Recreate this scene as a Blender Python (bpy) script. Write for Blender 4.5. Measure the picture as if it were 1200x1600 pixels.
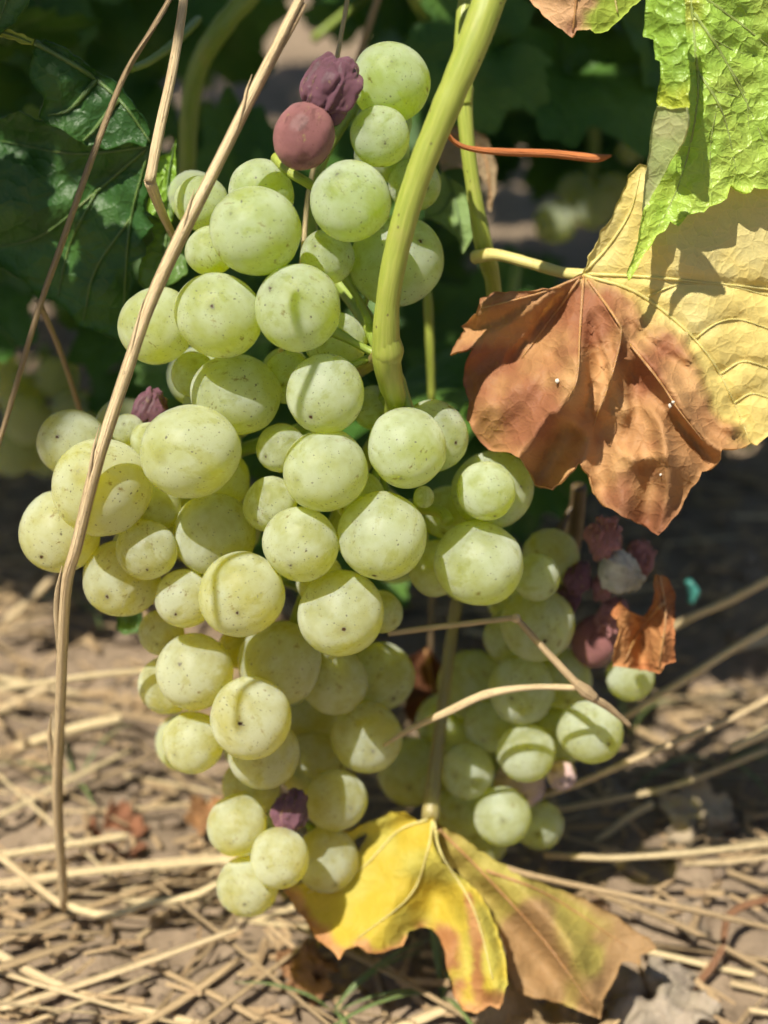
import bpy, math, random
import numpy as np
from mathutils import Vector, Matrix, Quaternion
from mathutils.geometry import delaunay_2d_cdt

random.seed(7)
RNG = np.random.default_rng(7)
SC = bpy.context.scene
for _o in list(bpy.data.objects):
    bpy.data.objects.remove(_o)

# ------------------------------------------------------------------ camera
PITCH = math.radians(30)
CAM_H = 0.238
FPX = 2406.0                                    # focal length in photograph pixels (1200 x 1600)
C0 = np.array([0.0, -0.2165, CAM_H])
RIGHT = np.array([1.0, 0, 0])
UP = np.array([0, math.sin(PITCH), math.cos(PITCH)])
FWD = np.array([0, math.cos(PITCH), -math.sin(PITCH)])
cam_data = bpy.data.cameras.new('camera')
cam = bpy.data.objects.new('camera', cam_data)
SC.collection.objects.link(cam)
cam.location = C0
cam.rotation_euler = (math.pi/2 - PITCH, 0, 0)
cam_data.sensor_fit = 'VERTICAL'
cam_data.sensor_height = 36.0
cam_data.lens = FPX/1600*36.0
cam_data.clip_start = 0.005
cam_data.clip_end = 200
cam_data.dof.use_dof = True
cam_data.dof.focus_distance = 0.246
cam_data.dof.aperture_fstop = cam_data.lens/4.2
SC.camera = cam

# ------------------------------------------------------------------ light
LC = np.array([-0.31, 0.60, 0.74]); LC /= np.linalg.norm(LC)
SUN = RIGHT*LC[0] + UP*LC[1] - FWD*LC[2]         # towards the sun
world = bpy.data.worlds.new('World'); SC.world = world; world.use_nodes = True
wn = world.node_tree.nodes; wl = world.node_tree.links
sky = wn.new('ShaderNodeTexSky'); sky.sky_type = 'NISHITA'; sky.sun_disc = False
sky.sun_elevation = math.asin(SUN[2]); sky.sun_rotation = math.atan2(SUN[0], SUN[1])
wl.new(sky.outputs[0], wn['Background'].inputs[0])
wn['Background'].inputs[1].default_value = 0.05
sun_data = bpy.data.lights.new('sun', 'SUN'); sun_data.energy = 4.6
sun_data.angle = math.radians(0.53); sun_data.color = (1.0, 0.93, 0.80)
sun = bpy.data.objects.new('sun', sun_data); SC.collection.objects.link(sun)
sun.rotation_euler = Vector(SUN).to_track_quat('Z', 'Y').to_euler()
SC.view_settings.view_transform = 'Standard'; SC.view_settings.look = 'None'
SC.view_settings.exposure = 0.62; SC.view_settings.gamma = 1.0
SC.render.engine = 'CYCLES'
SC.cycles.use_denoising = True
SC.cycles.use_adaptive_sampling = True; SC.cycles.adaptive_threshold = 0.04; SC.cycles.adaptive_min_samples = 16
SC.cycles.volume_bounces = 4; SC.cycles.transparent_max_bounces = 16; SC.cycles.max_bounces = 10; SC.cycles.diffuse_bounces = 5; SC.cycles.transmission_bounces = 6
SC.cycles.sample_clamp_indirect = 6.0

# ------------------------------------------------------------------ helpers
def P(px, py, d):
    return C0 + RIGHT*((px-600)/FPX*d) + UP*((800-py)/FPX*d) + FWD*d
def PA(px, py, d):
    px, py, d = np.asarray(px, float), np.asarray(py, float), np.asarray(d, float)
    return C0 + RIGHT*((px-600)/FPX*d)[:, None] + UP*((800-py)/FPX*d)[:, None] + FWD*d[:, None]
def gdepth(px, py, z=0.0):
    """depth along the view axis at which this sight line meets height z"""
    dz = FWD[2] + UP[2]*((800-np.asarray(py, float))/FPX)
    return (CAM_H - z)/(-dz)
def h3(ix, iy, iz, seed):
    n = (ix*374761393 + iy*668265263 + iz*1274126177 + seed*974634777) & 0x7fffffff
    n = ((n ^ (n >> 13))*1274126177) & 0x7fffffff
    n = (n ^ (n >> 16))
    return (n & 0xffff)/65535.0
def vnoise(p, seed=0):
    p = np.asarray(p, float)
    i = np.floor(p).astype(np.int64); f = p - i; f = f*f*(3-2*f)
    out = 0
    for dx in (0, 1):
        wx = f[:, 0] if dx else 1-f[:, 0]
        for dy in (0, 1):
            wy = f[:, 1] if dy else 1-f[:, 1]
            for dz in (0, 1):
                wz = f[:, 2] if dz else 1-f[:, 2]
                out = out + wx*wy*wz*h3(i[:, 0]+dx, i[:, 1]+dy, i[:, 2]+dz, seed)
    return out*2-1
def fbm(p, octv=4, seed=0, gain=0.5):
    p = np.asarray(p, float); a = 1.0; s = 0
    for k in range(octv):
        s = s + a*vnoise(p*(2.03**k) + 17.3*k, seed+k); a *= gain
    return s
def col3(x, y):
    return np.stack([np.asarray(x, float), np.asarray(y, float), np.zeros(len(x))], 1)
def pl_dist(x, y, line):
    """distance to a polyline and parameter 0..1 along it"""
    best = np.full(len(x), 1e9); par = np.zeros(len(x)); side = np.zeros(len(x))
    L = np.asarray(line, float); seg = np.linalg.norm(L[1:]-L[:-1], axis=1); tot = seg.sum(); acc = 0
    for k in range(len(L)-1):
        a, b = L[k], L[k+1]; d = b-a; l2 = (d*d).sum()
        t = np.clip(((x-a[0])*d[0] + (y-a[1])*d[1])/l2, 0, 1)
        qx, qy = a[0]+t*d[0], a[1]+t*d[1]
        ds = np.hypot(x-qx, y-qy); m = ds < best
        best[m] = ds[m]; par[m] = ((acc + t*seg[k])/tot)[m]
        side[m] = np.sign((x-a[0])*d[1]-(y-a[1])*d[0])[m]
        acc += seg[k]
    return best, par, side
def sstep(a, b, x):
    t = np.clip((np.asarray(x, float)-a)/(b-a), 0, 1); return t*t*(3-2*t)
def catmull(pts, n):
    p = np.asarray(pts, float)
    q = np.vstack([2*p[0]-p[1], p, 2*p[-1]-p[-2]])
    out = []
    m = len(p)-1
    for s in np.linspace(0, m, n):
        k = min(int(s), m-1); t = s-k
        a, b, c, d = q[k], q[k+1], q[k+2], q[k+3]
        out.append(0.5*((2*b)+(c-a)*t+(2*a-5*b+4*c-d)*t*t+(3*b-a-3*c+d)*t**3))
    return np.array(out)

def new_mesh(name, verts, faces, mat=None, smooth=True, col=None, uv=None):
    me = bpy.data.meshes.new(name)
    me.from_pydata([tuple(v) for v in verts], [], [tuple(int(i) for i in f) for f in faces])
    if mat: me.materials.append(mat)
    if smooth: me.polygons.foreach_set('use_smooth', [True]*len(me.polygons))
    if col is not None:
        a = me.color_attributes.new('Col', 'FLOAT_COLOR', 'POINT')
        c = np.ones((len(verts), 4), np.float32); c[:, :3] = np.clip(col, 0, 1)
        a.data.foreach_set('color', c.ravel())
    if uv is not None:
        l = me.uv_layers.new(name='UVMap')
        idx = np.zeros(len(me.loops), np.int32); me.loops.foreach_get('vertex_index', idx)
        l.data.foreach_set('uv', np.asarray(uv, np.float32)[idx].ravel())
    me.update()
    return me
def link(name, data, parent=None):
    o = bpy.data.objects.new(name, data); SC.collection.objects.link(o)
    if parent is not None: o.parent = parent
    return o
def tag(o, label=None, cat=None, group=None, kind=None):
    if label: o['label'] = label
    if cat: o['category'] = cat
    if group: o['group'] = group
    if kind: o['kind'] = kind
    return o
def empty(name, loc=(0, 0, 0)):
    o = link(name, None); o.location = loc; o.empty_display_size = 0.01
    return o
def child(name, me, parent):
    """child whose mesh is given in world space"""
    o = link(name, me)
    o.parent = parent
    M = Matrix.Identity(4)
    p = parent
    chain = []
    while p is not None:
        chain.append(p.matrix_basis.copy() if p.parent is None else p.matrix_parent_inverse @ p.matrix_basis); p = p.parent
    for m in reversed(chain): M = M @ m
    o.matrix_parent_inverse = M.inverted()
    return o

def tube_geo(pts, rad, sides=8, samples=None, flat=1.0, wob=0.0, seed=0, ridge=0.0, cap=True, flat_dir=None, smooth_path=True):
    pts = np.asarray(pts, float)
    n = samples or max(2, (len(pts)-1)*6+1)
    c = catmull(pts, n) if (len(pts) > 2 and smooth_path) else np.array([pts[0] + (pts[-1]-pts[0])*t for t in np.linspace(0, 1, n)]) if len(pts) == 2 else np.vstack([pts])
    n = len(c)
    rad = np.asarray(rad, float)
    r = np.interp(np.linspace(0, 1, n), np.linspace(0, 1, len(rad)), rad)
    tan = np.gradient(c, axis=0); tan /= np.linalg.norm(tan, axis=1)[:, None]+1e-12
    ref = np.array(flat_dir if flat_dir is not None else [0.13, 0.31, 0.94]); 
    if abs(tan[0] @ ref)/np.linalg.norm(ref) > 0.93: ref = np.array([0.9, 0.3, 0.1])
    V = []; U = []
    nv = ref - tan[0]*(ref @ tan[0]); nv /= np.linalg.norm(nv)
    length = np.concatenate([[0], np.cumsum(np.linalg.norm(c[1:]-c[:-1], axis=1))])
    rs = np.random.default_rng(seed+1)
    prof = 1+ridge*rs.uniform(-1, 1, sides)
    wn_ = fbm(np.stack([length*400, np.full(n, seed*3.1), np.zeros(n)], 1), 2, seed) if wob else np.zeros(n)
    for k in range(n):
        nv = nv - tan[k]*(nv @ tan[k]); nv /= np.linalg.norm(nv); bv = np.cross(tan[k], nv)
        for s in range(sides):
            a = 2*math.pi*s/sides
            rr = r[k]*prof[s]*(1+wob*wn_[k])
            V.append(c[k] + (nv*math.cos(a)*flat + bv*math.sin(a))*rr); U.append((length[k]*100, s/sides))
    F = []
    for k in range(n-1):
        for s in range(sides):
            t = (s+1) % sides
            F.append((k*sides+s, k*sides+t, (k+1)*sides+t, (k+1)*sides+s))
    if cap:
        F.append(tuple(range(sides-1, -1, -1))); F.append(tuple((n-1)*sides+s for s in range(sides)))
    return V, F, U
def tube(name, pts, rad, mat, parent=None, **kw):
    V, F, U = tube_geo(pts, rad, **kw)
    me = new_mesh(name, V, F, mat, uv=U)
    return child(name, me, parent) if parent is not None else link(name, me)

# ------------------------------------------------------------------ materials
class NT:
    def __init__(self, name):
        self.m = bpy.data.materials.new(name); self.m.use_nodes = True
        self.t = self.m.node_tree; self.t.nodes.clear()
        self.out = self.n('ShaderNodeOutputMaterial')
    def n(self, typ, **kw):
        nd = self.t.nodes.new(typ)
        for k, v in kw.items():
            if k.startswith('i_'):
                key = k[2:]; nd.inputs[int(key) if key.isdigit() else key.replace('_', ' ')].default_value = v
            else: setattr(nd, k, v)
        return nd
    def l(self, a, b): self.t.links.new(a, b)
    def math(self, op, a, b=None, c=None, clamp=False):
        nd = self.n('ShaderNodeMath', operation=op); nd.use_clamp = clamp
        for k, v in enumerate((a, b, c)):
            if v is None: continue
            if hasattr(v, 'is_linked') or hasattr(v, 'links'): self.l(v, nd.inputs[k])
            else: nd.inputs[k].default_value = v
        return nd.outputs[0]
    def mix(self, fac, a, b, blend='MIX'):
        nd = self.n('ShaderNodeMix', data_type='RGBA', blend_type=blend)
        for sock, v in ((nd.inputs[0], fac), (nd.inputs[6], a), (nd.inputs[7], b)):
            if hasattr(v, 'links'): self.l(v, sock)
            else: sock.default_value = v if not isinstance(v, tuple) else (*v, 1.0)
        return nd.outputs[2]
    def ramp(self, fac, stops):
        nd = self.n('ShaderNodeValToRGB'); e = nd.color_ramp.elements
        while len(e) < len(stops): e.new(0.5)
        for k, (p, c) in enumerate(stops):
            e[k].position = p; e[k].color = (c, c, c, 1) if not isinstance(c, tuple) else (*c, 1)
        self.l(fac, nd.inputs[0]); return nd.outputs[0]
    def noise(self, vec, scale, detail=3, rough=0.55):
        nd = self.n('ShaderNodeTexNoise', i_Scale=scale, i_Detail=detail, i_Roughness=rough)
        self.l(vec, nd.inputs['Vector']); return nd.outputs[0]
    def voro(self, vec, scale, feature='F1'):
        nd = self.n('ShaderNodeTexVoronoi', feature=feature, i_Scale=scale)
        self.l(vec, nd.inputs['Vector']); return nd
    def vmul(self, vec, s):
        nd = self.n('ShaderNodeVectorMath', operation='MULTIPLY'); self.l(vec, nd.inputs[0]); nd.inputs[1].default_value = s
        return nd.outputs[0]
    def bump(self, h, strength, dist, normal=None):
        nd = self.n('ShaderNodeBump', i_Strength=strength, i_Distance=dist); self.l(h, nd.inputs['Height'])
        if normal is not None: self.l(normal, nd.inputs['Normal'])
        return nd.outputs[0]

VOL = dict(trans=0.25, scat=215.0, g=0.35, abs=420.0)
def grape_material(name, bloom_col=(0.66, 0.72, 0.63), bloom_lo=0.18, bloom_hi=0.41, sss=0.0105, tint=None, speck=1.0, rad=(1.0, 0.9, 0.10)):
    t = NT(name)
    tc = t.n('ShaderNodeTexCoord'); oi = t.n('ShaderNodeObjectInfo')
    off = t.math('MULTIPLY', oi.outputs['Random'], 91.7)
    va = t.n('ShaderNodeVectorMath', operation='ADD'); t.l(tc.outputs['Object'], va.inputs[0]); t.l(off, va.inputs[1])
    vec = va.outputs[0]
    # skin colour carried by the object, with slow mottling
    skin = oi.outputs['Color'] if tint is None else None
    mot = t.noise(vec, 1.7, 3)
    if tint is None:
        sk = t.mix(t.math('MULTIPLY', mot, 0.30), skin, (0.80, 0.74, 0.05))
        flesh = skin
    else:
        sk = t.mix(mot, tint[0], tint[1]); flesh = t.mix(0.5, tint[0], tint[1])
    # dark lenticel specks of two sizes
    clus = t.ramp(t.noise(vec, 2.2, 2), [(0.38, 0.0), (0.56, 1.0)])
    wv = t.n('ShaderNodeVectorMath', operation='ADD')
    nz = t.n('ShaderNodeTexNoise', i_Scale=9.0, i_Detail=1.0); t.l(vec, nz.inputs['Vector'])
    t.l(vec, wv.inputs[0]); t.l(t.vmul(nz.outputs[1], (0.10, 0.10, 0.10)), wv.inputs[1])
    specks = None
    for sc, r0, keep in ((6.5, 0.16, 0.45), (13.0, 0.23, 0.56)):
        v = t.voro(wv.outputs[0], sc)
        sep = t.n('ShaderNodeSeparateColor'); t.l(v.outputs['Color'], sep.inputs[0])
        sel = t.math('GREATER_THAN', sep.outputs[0], keep)
        if sc > 8: sel = t.math('MULTIPLY', sel, clus)
        rr = t.math('MULTIPLY_ADD', sep.outputs[1], r0*0.7, r0*0.55)
        d = t.math('SUBTRACT', rr, v.outputs['Distance'])
        dot = t.math('MULTIPLY', t.math('MULTIPLY', d, 14.0, clamp=True), sel)
        specks = dot if specks is None else t.math('MAXIMUM', specks, dot)
    fl = t.ramp(t.noise(wv.outputs[0], 19, 2, 0.5), [(0.66, 0.0), (0.70, 1.0)])
    fm = t.ramp(t.noise(vec, 1.3, 3), [(0.54, 0.0), (0.64, 1.0)])
    dq = t.n('ShaderNodeVectorMath', operation='DISTANCE'); t.l(tc.outputs['Object'], dq.inputs[0]); dq.inputs[1].default_value = (0.05, 0.05, 1)
    fm = t.math('MAXIMUM', fm, t.math('MULTIPLY', t.ramp(dq.outputs['Value'], [(0.15, 1.0), (0.55, 0.0)]), 0.9))
    specks = t.math('MAXIMUM', specks, t.math('MULTIPLY', t.math('MULTIPLY', fl, fm), 0.62))
    specks = t.math('MULTIPLY', specks, 0.82*speck)
    # russet scuffs
    stv = t.n('ShaderNodeMapping'); stv.inputs['Scale'].default_value = (1.1, 1.9, 0.9); t.l(vec, stv.inputs[0])
    sc1 = t.ramp(t.noise(stv.outputs[0], 2.6, 5, 0.72), [(0.60, 0.0), (0.68, 1.0)])
    scar = t.math('MULTIPLY', t.math('MULTIPLY', sc1, 0.9), t.ramp(t.noise(vec, 0.9, 1), [(0.46, 0.0), (0.56, 1.0)]))
    # the dried flower scar at the tip (+Z) with a yellowish halo
    dp = t.n('ShaderNodeVectorMath', operation='DISTANCE'); t.l(tc.outputs['Object'], dp.inputs[0]); dp.inputs[1].default_value = (0, 0, 1)
    dpn = t.math('MULTIPLY_ADD', t.noise(vec, 14, 2), 0.12, t.math('SUBTRACT', dp.outputs['Value'], 0.06))
    halo = t.math('MULTIPLY', t.ramp(dpn, [(0.05, 1.0), (0.24, 0.0)]), 0.6)
    tip = t.ramp(dpn, [(0.035, 1.0), (0.075, 0.0)])
    hgt = t.noise(vec, 45, 2, 0.6)
    # waxy bloom, rubbed off in patches
    b1 = t.ramp(t.noise(vec, 1.15, 3, 0.6), [(0.34, 0.0), (0.62, 1.0)])
    wipe = t.ramp(t.noise(stv.outputs[0], 1.1, 5, 0.66), [(0.57, 1.0), (0.66, 0.62)])
    grain = t.math('MULTIPLY_ADD', hgt, 0.35, 0.82)
    bl = t.math('MULTIPLY_ADD', b1, bloom_hi-bloom_lo, bloom_lo)
    bl = t.math('MULTIPLY', t.math('MULTIPLY', bl, wipe), grain)
    bl = t.math('MULTIPLY', bl, t.math('SUBTRACT', 1.0, t.math('MULTIPLY', halo, 0.6)), clamp=True)
    dark = t.math('MAXIMUM', specks, tip)
    c1 = t.mix(scar, sk, (0.30, 0.19, 0.05))
    c1 = t.mix(halo, c1, (0.48, 0.38, 0.06))
    c1 = t.mix(dark, c1, (0.075, 0.040, 0.016))
    c2 = t.mix(scar, bloom_col, (0.42, 0.33, 0.15))
    c2 = t.mix(dark, c2, (0.075, 0.040, 0.016))
    nrm = t.bump(hgt, 0.22, 0.0003)
    # thin skin: what is not bloom lets light through into the flesh, which scatters and absorbs it as a volume
    d = t.n('ShaderNodeBsdfDiffuse', i_Roughness=1.0); t.l(c2, d.inputs['Color']); t.l(nrm, d.inputs['Normal'])
    tl = t.n('ShaderNodeBsdfTranslucent'); t.l(c1, tl.inputs[0])
    tp = t.n('ShaderNodeBsdfTransparent'); t.l(t.mix(t.math('MAXIMUM', scar, dark), (1.0, 1.0, 0.28), c1), tp.inputs[0])
    m0 = t.n('ShaderNodeMixShader', i_0=VOL['trans']); t.l(tp.outputs[0], m0.inputs[1]); t.l(tl.outputs[0], m0.inputs[2])
    ms = t.n('ShaderNodeMixShader'); t.l(t.math('MAXIMUM', bl, t.math('MULTIPLY', dark, 0.9)), ms.inputs[0])
    t.l(m0.outputs[0], ms.inputs[1]); t.l(d.outputs[0], ms.inputs[2])
    gl = t.n('ShaderNodeBsdfGlossy', i_Roughness=0.27); t.l(nrm, gl.inputs['Normal'])
    fr = t.n('ShaderNodeFresnel', i_IOR=1.36); t.l(nrm, fr.inputs['Normal'])
    geo = t.n('ShaderNodeNewGeometry')
    fz = t.math('MULTIPLY', t.math('MULTIPLY', fr.outputs[0], 0.55), t.math('SUBTRACT', 1.0, geo.outputs['Backfacing']))
    mg = t.n('ShaderNodeMixShader'); t.l(fz, mg.inputs[0]); t.l(ms.outputs[0], mg.inputs[1]); t.l(gl.outputs[0], mg.inputs[2])
    t.l(mg.outputs[0], t.out.inputs[0])
    sv = t.n('ShaderNodeVolumeScatter', i_Density=VOL['scat'], i_Anisotropy=VOL['g']); sv.inputs['Color'].default_value = (1, 1, 1, 1)
    ab = t.n('ShaderNodeVolumeAbsorption', i_Density=VOL['abs']); t.l(flesh, ab.inputs['Color'])
    av = t.n('ShaderNodeAddShader'); t.l(sv.outputs[0], av.inputs[0]); t.l(ab.outputs[0], av.inputs[1])
    t.l(av.outputs[0], t.out.inputs['Volume'])
    t.m.cycles.homogeneous_volume = True
    return t.m

def plain_grape_material(name):
    t = NT(name); oi = t.n('ShaderNodeObjectInfo')
    d = t.n('ShaderNodeBsdfDiffuse', i_Roughness=1.0); d.inputs['Color'].default_value = (0.56, 0.62, 0.54, 1)
    tp = t.n('ShaderNodeBsdfTransparent'); tp.inputs[0].default_value = (1.0, 1.0, 0.38, 1)
    ms = t.n('ShaderNodeMixShader', i_0=0.34); t.l(tp.outputs[0], ms.inputs[1]); t.l(d.outputs[0], ms.inputs[2])
    t.l(ms.outputs[0], t.out.inputs[0])
    sv = t.n('ShaderNodeVolumeScatter', i_Density=VOL['scat'], i_Anisotropy=VOL['g']); sv.inputs['Color'].default_value = (1, 1, 1, 1)
    ab = t.n('ShaderNodeVolumeAbsorption', i_Density=VOL['abs']); t.l(oi.outputs['Color'], ab.inputs['Color'])
    av = t.n('ShaderNodeAddShader'); t.l(sv.outputs[0], av.inputs[0]); t.l(ab.outputs[0], av.inputs[1])
    t.l(av.outputs[0], t.out.inputs['Volume']); t.m.cycles.homogeneous_volume = True
    return t.m

def leaf_material(name, trans=0.38, rough=0.42, spec=0.45, cell=1.0, pucker=0.6, vary=0.35, tgain=1.25):
    t = NT(name)
    at = t.n('ShaderNodeAttribute', attribute_name='Col')
    uv = t.n('ShaderNodeTexCoord').outputs['UV']
    n1 = t.noise(uv, 0.35*cell, 6, 0.62); n2 = t.noise(uv, 3.0*cell, 3)
    dark = t.math('MULTIPLY', t.ramp(n1, [(0.35, 0.0), (0.7, 1.0)]), vary)
    c = t.mix(dark, at.outputs[0], t.mix(1.0, at.outputs[0], (0.55, 0.60, 0.42), 'MULTIPLY'))
    spk = t.ramp(n2, [(0.66, 0.0), (0.74, 0.45)])
    c = t.mix(spk, c, t.mix(1.0, c, (0.75, 0.50, 0.30), 'MULTIPLY'))
    # reticulate veinlets
    wv = t.n('ShaderNodeVectorMath', operation='ADD'); t.l(uv, wv.inputs[0])
    nz = t.n('ShaderNodeTexNoise', i_Scale=0.8*cell, i_Detail=2.0); t.l(uv, nz.inputs['Vector'])
    t.l(t.vmul(nz.outputs[1], (0.9/cell, 0.9/cell, 0)), wv.inputs[1])
    v1 = t.voro(wv.outputs[0], 0.55*cell, 'DISTANCE_TO_EDGE'); v2 = t.voro(wv.outputs[0], 1.7*cell, 'DISTANCE_TO_EDGE')
    e1 = t.ramp(v1.outputs[0], [(0.0, 0.0), (0.12, 0.55), (0.45, 1.0)]); e2 = t.ramp(v2.outputs[0], [(0.0, 0.0), (0.22, 1.0)])
    vein = t.math('MULTIPLY', t.math('SUBTRACT', 1.0, t.ramp(v1.outputs[0], [(0.0, 0.0), (0.05, 1.0)])), 0.35)
    c = t.mix(vein, c, t.mix(1.0, c, (1.25, 1.2, 1.1), 'MULTIPLY'))
    h = t.math('ADD', t.math('MULTIPLY', e1, 1.0), t.math('MULTIPLY', e2, 0.16))
    h = t.math('ADD', h, t.math('MULTIPLY', t.noise(uv, 6*cell, 3), 0.10))
    nrm = t.bump(h, pucker, 0.0010)
    p = t.n('ShaderNodeBsdfPrincipled'); t.l(c, p.inputs['Base Color']); p.inputs['Roughness'].default_value = rough
    p.inputs['Specular IOR Level'].default_value = spec; t.l(nrm, p.inputs['Normal'])
    tr = t.n('ShaderNodeBsdfTranslucent'); t.l(t.mix(1.0, c, (tgain*1.05, tgain, tgain*0.35), 'MULTIPLY'), tr.inputs[0]); t.l(nrm, tr.inputs[1])
    ms = t.n('ShaderNodeMixShader', i_0=trans); t.l(p.outputs[0], ms.inputs[1]); t.l(tr.outputs[0], ms.inputs[2])
    t.l(ms.outputs[0], t.out.inputs[0]); return t.m

def straw_material(name, a, b, c, streak=1.0, rough=0.5):
    t = NT(name)
    uv = t.n('ShaderNodeTexCoord').outputs['UV']; oi = t.n('ShaderNodeObjectInfo')
    mp = t.n('ShaderNodeMapping'); mp.inputs['Scale'].default_value = (0.35, 9.0, 1); t.l(uv, mp.inputs[0])
    va = t.n('ShaderNodeVectorMath', operation='ADD'); t.l(mp.outputs[0], va.inputs[0])
    t.l(t.math('MULTIPLY', oi.outputs['Random'], 40.0), va.inputs[1])
    n1 = t.noise(va.outputs[0], 1.6, 5, 0.65); 
    mp2 = t.n('ShaderNodeMapping'); mp2.inputs['Scale'].default_value = (2.5, 3.0, 1); t.l(uv, mp2.inputs[0])
    n2 = t.noise(mp2.outputs[0], 2.2, 6, 0.7)
    cc = t.mix(t.ramp(n1, [(0.32, 0.0), (0.68, 1.0)]), a, b)
    cc = t.mix(t.math('MULTIPLY', t.ramp(n2, [(0.58, 0.0), (0.70, 1.0)]), 0.75*streak), cc, c)
    br = t.math('MULTIPLY_ADD', oi.outputs['Random'], 0.35, 0.86)
    hs = t.n('ShaderNodeHueSaturation'); t.l(cc, hs.inputs['Color']); t.l(br, hs.inputs['Value'])
    p = t.n('ShaderNodeBsdfPrincipled'); t.l(hs.outputs[0], p.inputs['Base Color']); p.inputs['Roughness'].default_value = rough
    p.inputs['Specular IOR Level'].default_value = 0.35
    t.l(t.bump(n1, 1.0, 0.0008), p.inputs['Normal'])
    t.l(p.outputs[0], t.out.inputs[0]); return t.m

def stem_material(name, a, b, spot=(0.10, 0.07, 0.03), rough=0.42, sss=0.25):
    t = NT(name)
    uv = t.n('ShaderNodeTexCoord').outputs['UV']
    mp = t.n('ShaderNodeMapping'); mp.inputs['Scale'].default_value = (0.6, 10.0, 1); t.l(uv, mp.inputs[0])
    n1 = t.noise(mp.outputs[0], 2.0, 4, 0.6)
    mp2 = t.n('ShaderNodeMapping'); mp2.inputs['Scale'].default_value = (1.0, 1.6, 1); t.l(uv, mp2.inputs[0])
    n2 = t.noise(mp2.outputs[0], 1.3, 4)
    v = t.voro(mp2.outputs[0], 4.5); sep = t.n('ShaderNodeSeparateColor'); t.l(v.outputs['Color'], sep.inputs[0])
    dot = t.math('MULTIPLY', t.math('MULTIPLY', t.math('SUBTRACT', 0.13, v.outputs['Distance']), 18, clamp=True), t.math('GREATER_THAN', sep.outputs[0], 0.62))
    c = t.mix(t.ramp(n1, [(0.35, 0.0), (0.65, 1.0)]), a, b)
    c = t.mix(t.math('MULTIPLY', t.ramp(n2, [(0.55, 0.0), (0.72, 1.0)]), 0.35), c, (0.42, 0.36, 0.12))
    c = t.mix(t.math('MULTIPLY', dot, 0.75), c, spot)
    p = t.n('ShaderNodeBsdfPrincipled'); t.l(c, p.inputs['Base Color']); p.inputs['Roughness'].default_value = rough
    p.inputs['Subsurface Weight'].default_value = sss; p.inputs['Subsurface Radius'].default_value = (1, 1, 0.3); p.inputs['Subsurface Scale'].default_value = 0.0012
    t.l(t.bump(n1, 0.5, 0.0003), p.inputs['Normal'])
    t.l(p.outputs[0], t.out.inputs[0]); return t.m

def soil_material(name, a, b, c, scale=60.0):
    t = NT(name)
    g = t.n('ShaderNodeNewGeometry').outputs['Position']; oi = t.n('ShaderNodeObjectInfo')
    n1 = t.noise(g, scale, 6, 0.65); n2 = t.noise(g, scale*7, 4, 0.7); n3 = t.noise(g, scale*0.25, 3)
    cc = t.mix(t.ramp(n1, [(0.35, 0.0), (0.66, 1.0)]), a, b)
    cc = t.mix(t.math('MULTIPLY', t.ramp(n2, [(0.5, 0.0), (0.66, 1.0)]), 0.7), cc, c)
    cc = t.mix(t.math('MULTIPLY', t.ramp(n3, [(0.4, 0.0), (0.62, 1.0)]), 0.45), cc, b)
    p = t.n('ShaderNodeBsdfPrincipled'); t.l(cc, p.inputs['Base Color']); p.inputs['Roughness'].default_value = 0.9
    p.inputs['Specular IOR Level'].default_value = 0.15
    t.l(t.bump(t.math('ADD', n1, n2), 0.8, 0.0012), p.inputs['Normal'])
    t.l(p.outputs[0], t.out.inputs[0]); return t.m

M_GRAPE = grape_material('grape_skin')
M_GRAPE_PLAIN = plain_grape_material('plain_grape_skin')
M_GRAPE_PURPLE = grape_material('purple_grape_skin', bloom_col=(0.34, 0.155, 0.15), bloom_lo=0.70, bloom_hi=0.9, sss=0.0012,
                                tint=((0.30, 0.07, 0.06), (0.20, 0.06, 0.09)), rad=(1, 0.4, 0.3), speck=0.7)
M_GRAPE_PINK = grape_material('pink_grape_skin', bloom_col=(0.74, 0.55, 0.52), bloom_lo=0.55, bloom_hi=0.8, sss=0.003,
                              tint=((0.62, 0.40, 0.24), (0.55, 0.18, 0.24)), rad=(1, 0.6, 0.3), speck=0.3)
M_RAISIN = grape_material('raisin_skin', bloom_col=(0.21, 0.10, 0.13), bloom_lo=0.6, bloom_hi=0.9, sss=0.0008,
                          tint=((0.16, 0.045, 0.05), (0.10, 0.04, 0.07)), rad=(1, 0.4, 0.3), speck=0.2)
M_RAISIN_PINK = grape_material('pink_raisin_skin', bloom_col=(0.44, 0.22, 0.22), bloom_lo=0.6, bloom_hi=0.9, sss=0.001,
                               tint=((0.50, 0.22, 0.20), (0.42, 0.16, 0.22)), rad=(1, 0.4, 0.3), speck=0.2)
M_MOULD = grape_material('mouldy_grape_skin', bloom_col=(0.70, 0.68, 0.58), bloom_lo=0.5, bloom_hi=0.9, sss=0.001,
                         tint=((0.62, 0.58, 0.42), (0.50, 0.40, 0.36)), rad=(1, 0.7, 0.4), speck=0.4)
M_LEAF_GREEN = leaf_material('green_leaf', trans=0.30, rough=0.40, spec=0.5, cell=0.62, pucker=0.46, vary=0.30)
M_LEAF_SHADE = leaf_material('shade_leaf', trans=0.28, rough=0.45, spec=0.4, cell=0.6, pucker=0.35, vary=0.45)
M_LEAF_YELLOW = leaf_material('yellow_leaf', trans=0.20, rough=0.62, spec=0.25, cell=0.9, pucker=0.22, vary=0.18, tgain=1.1)
M_LEAF_DRY = leaf_material('dry_leaf', trans=0.10, rough=0.75, spec=0.15, cell=0.8, pucker=0.5, vary=0.45, tgain=0.9)
M_VEIN_GREEN = stem_material('green_vein', (0.22, 0.30, 0.07), (0.30, 0.36, 0.10))
M_VEIN_YELLOW = stem_material('yellow_vein', (0.60, 0.51, 0.17), (0.66, 0.57, 0.22))
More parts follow.
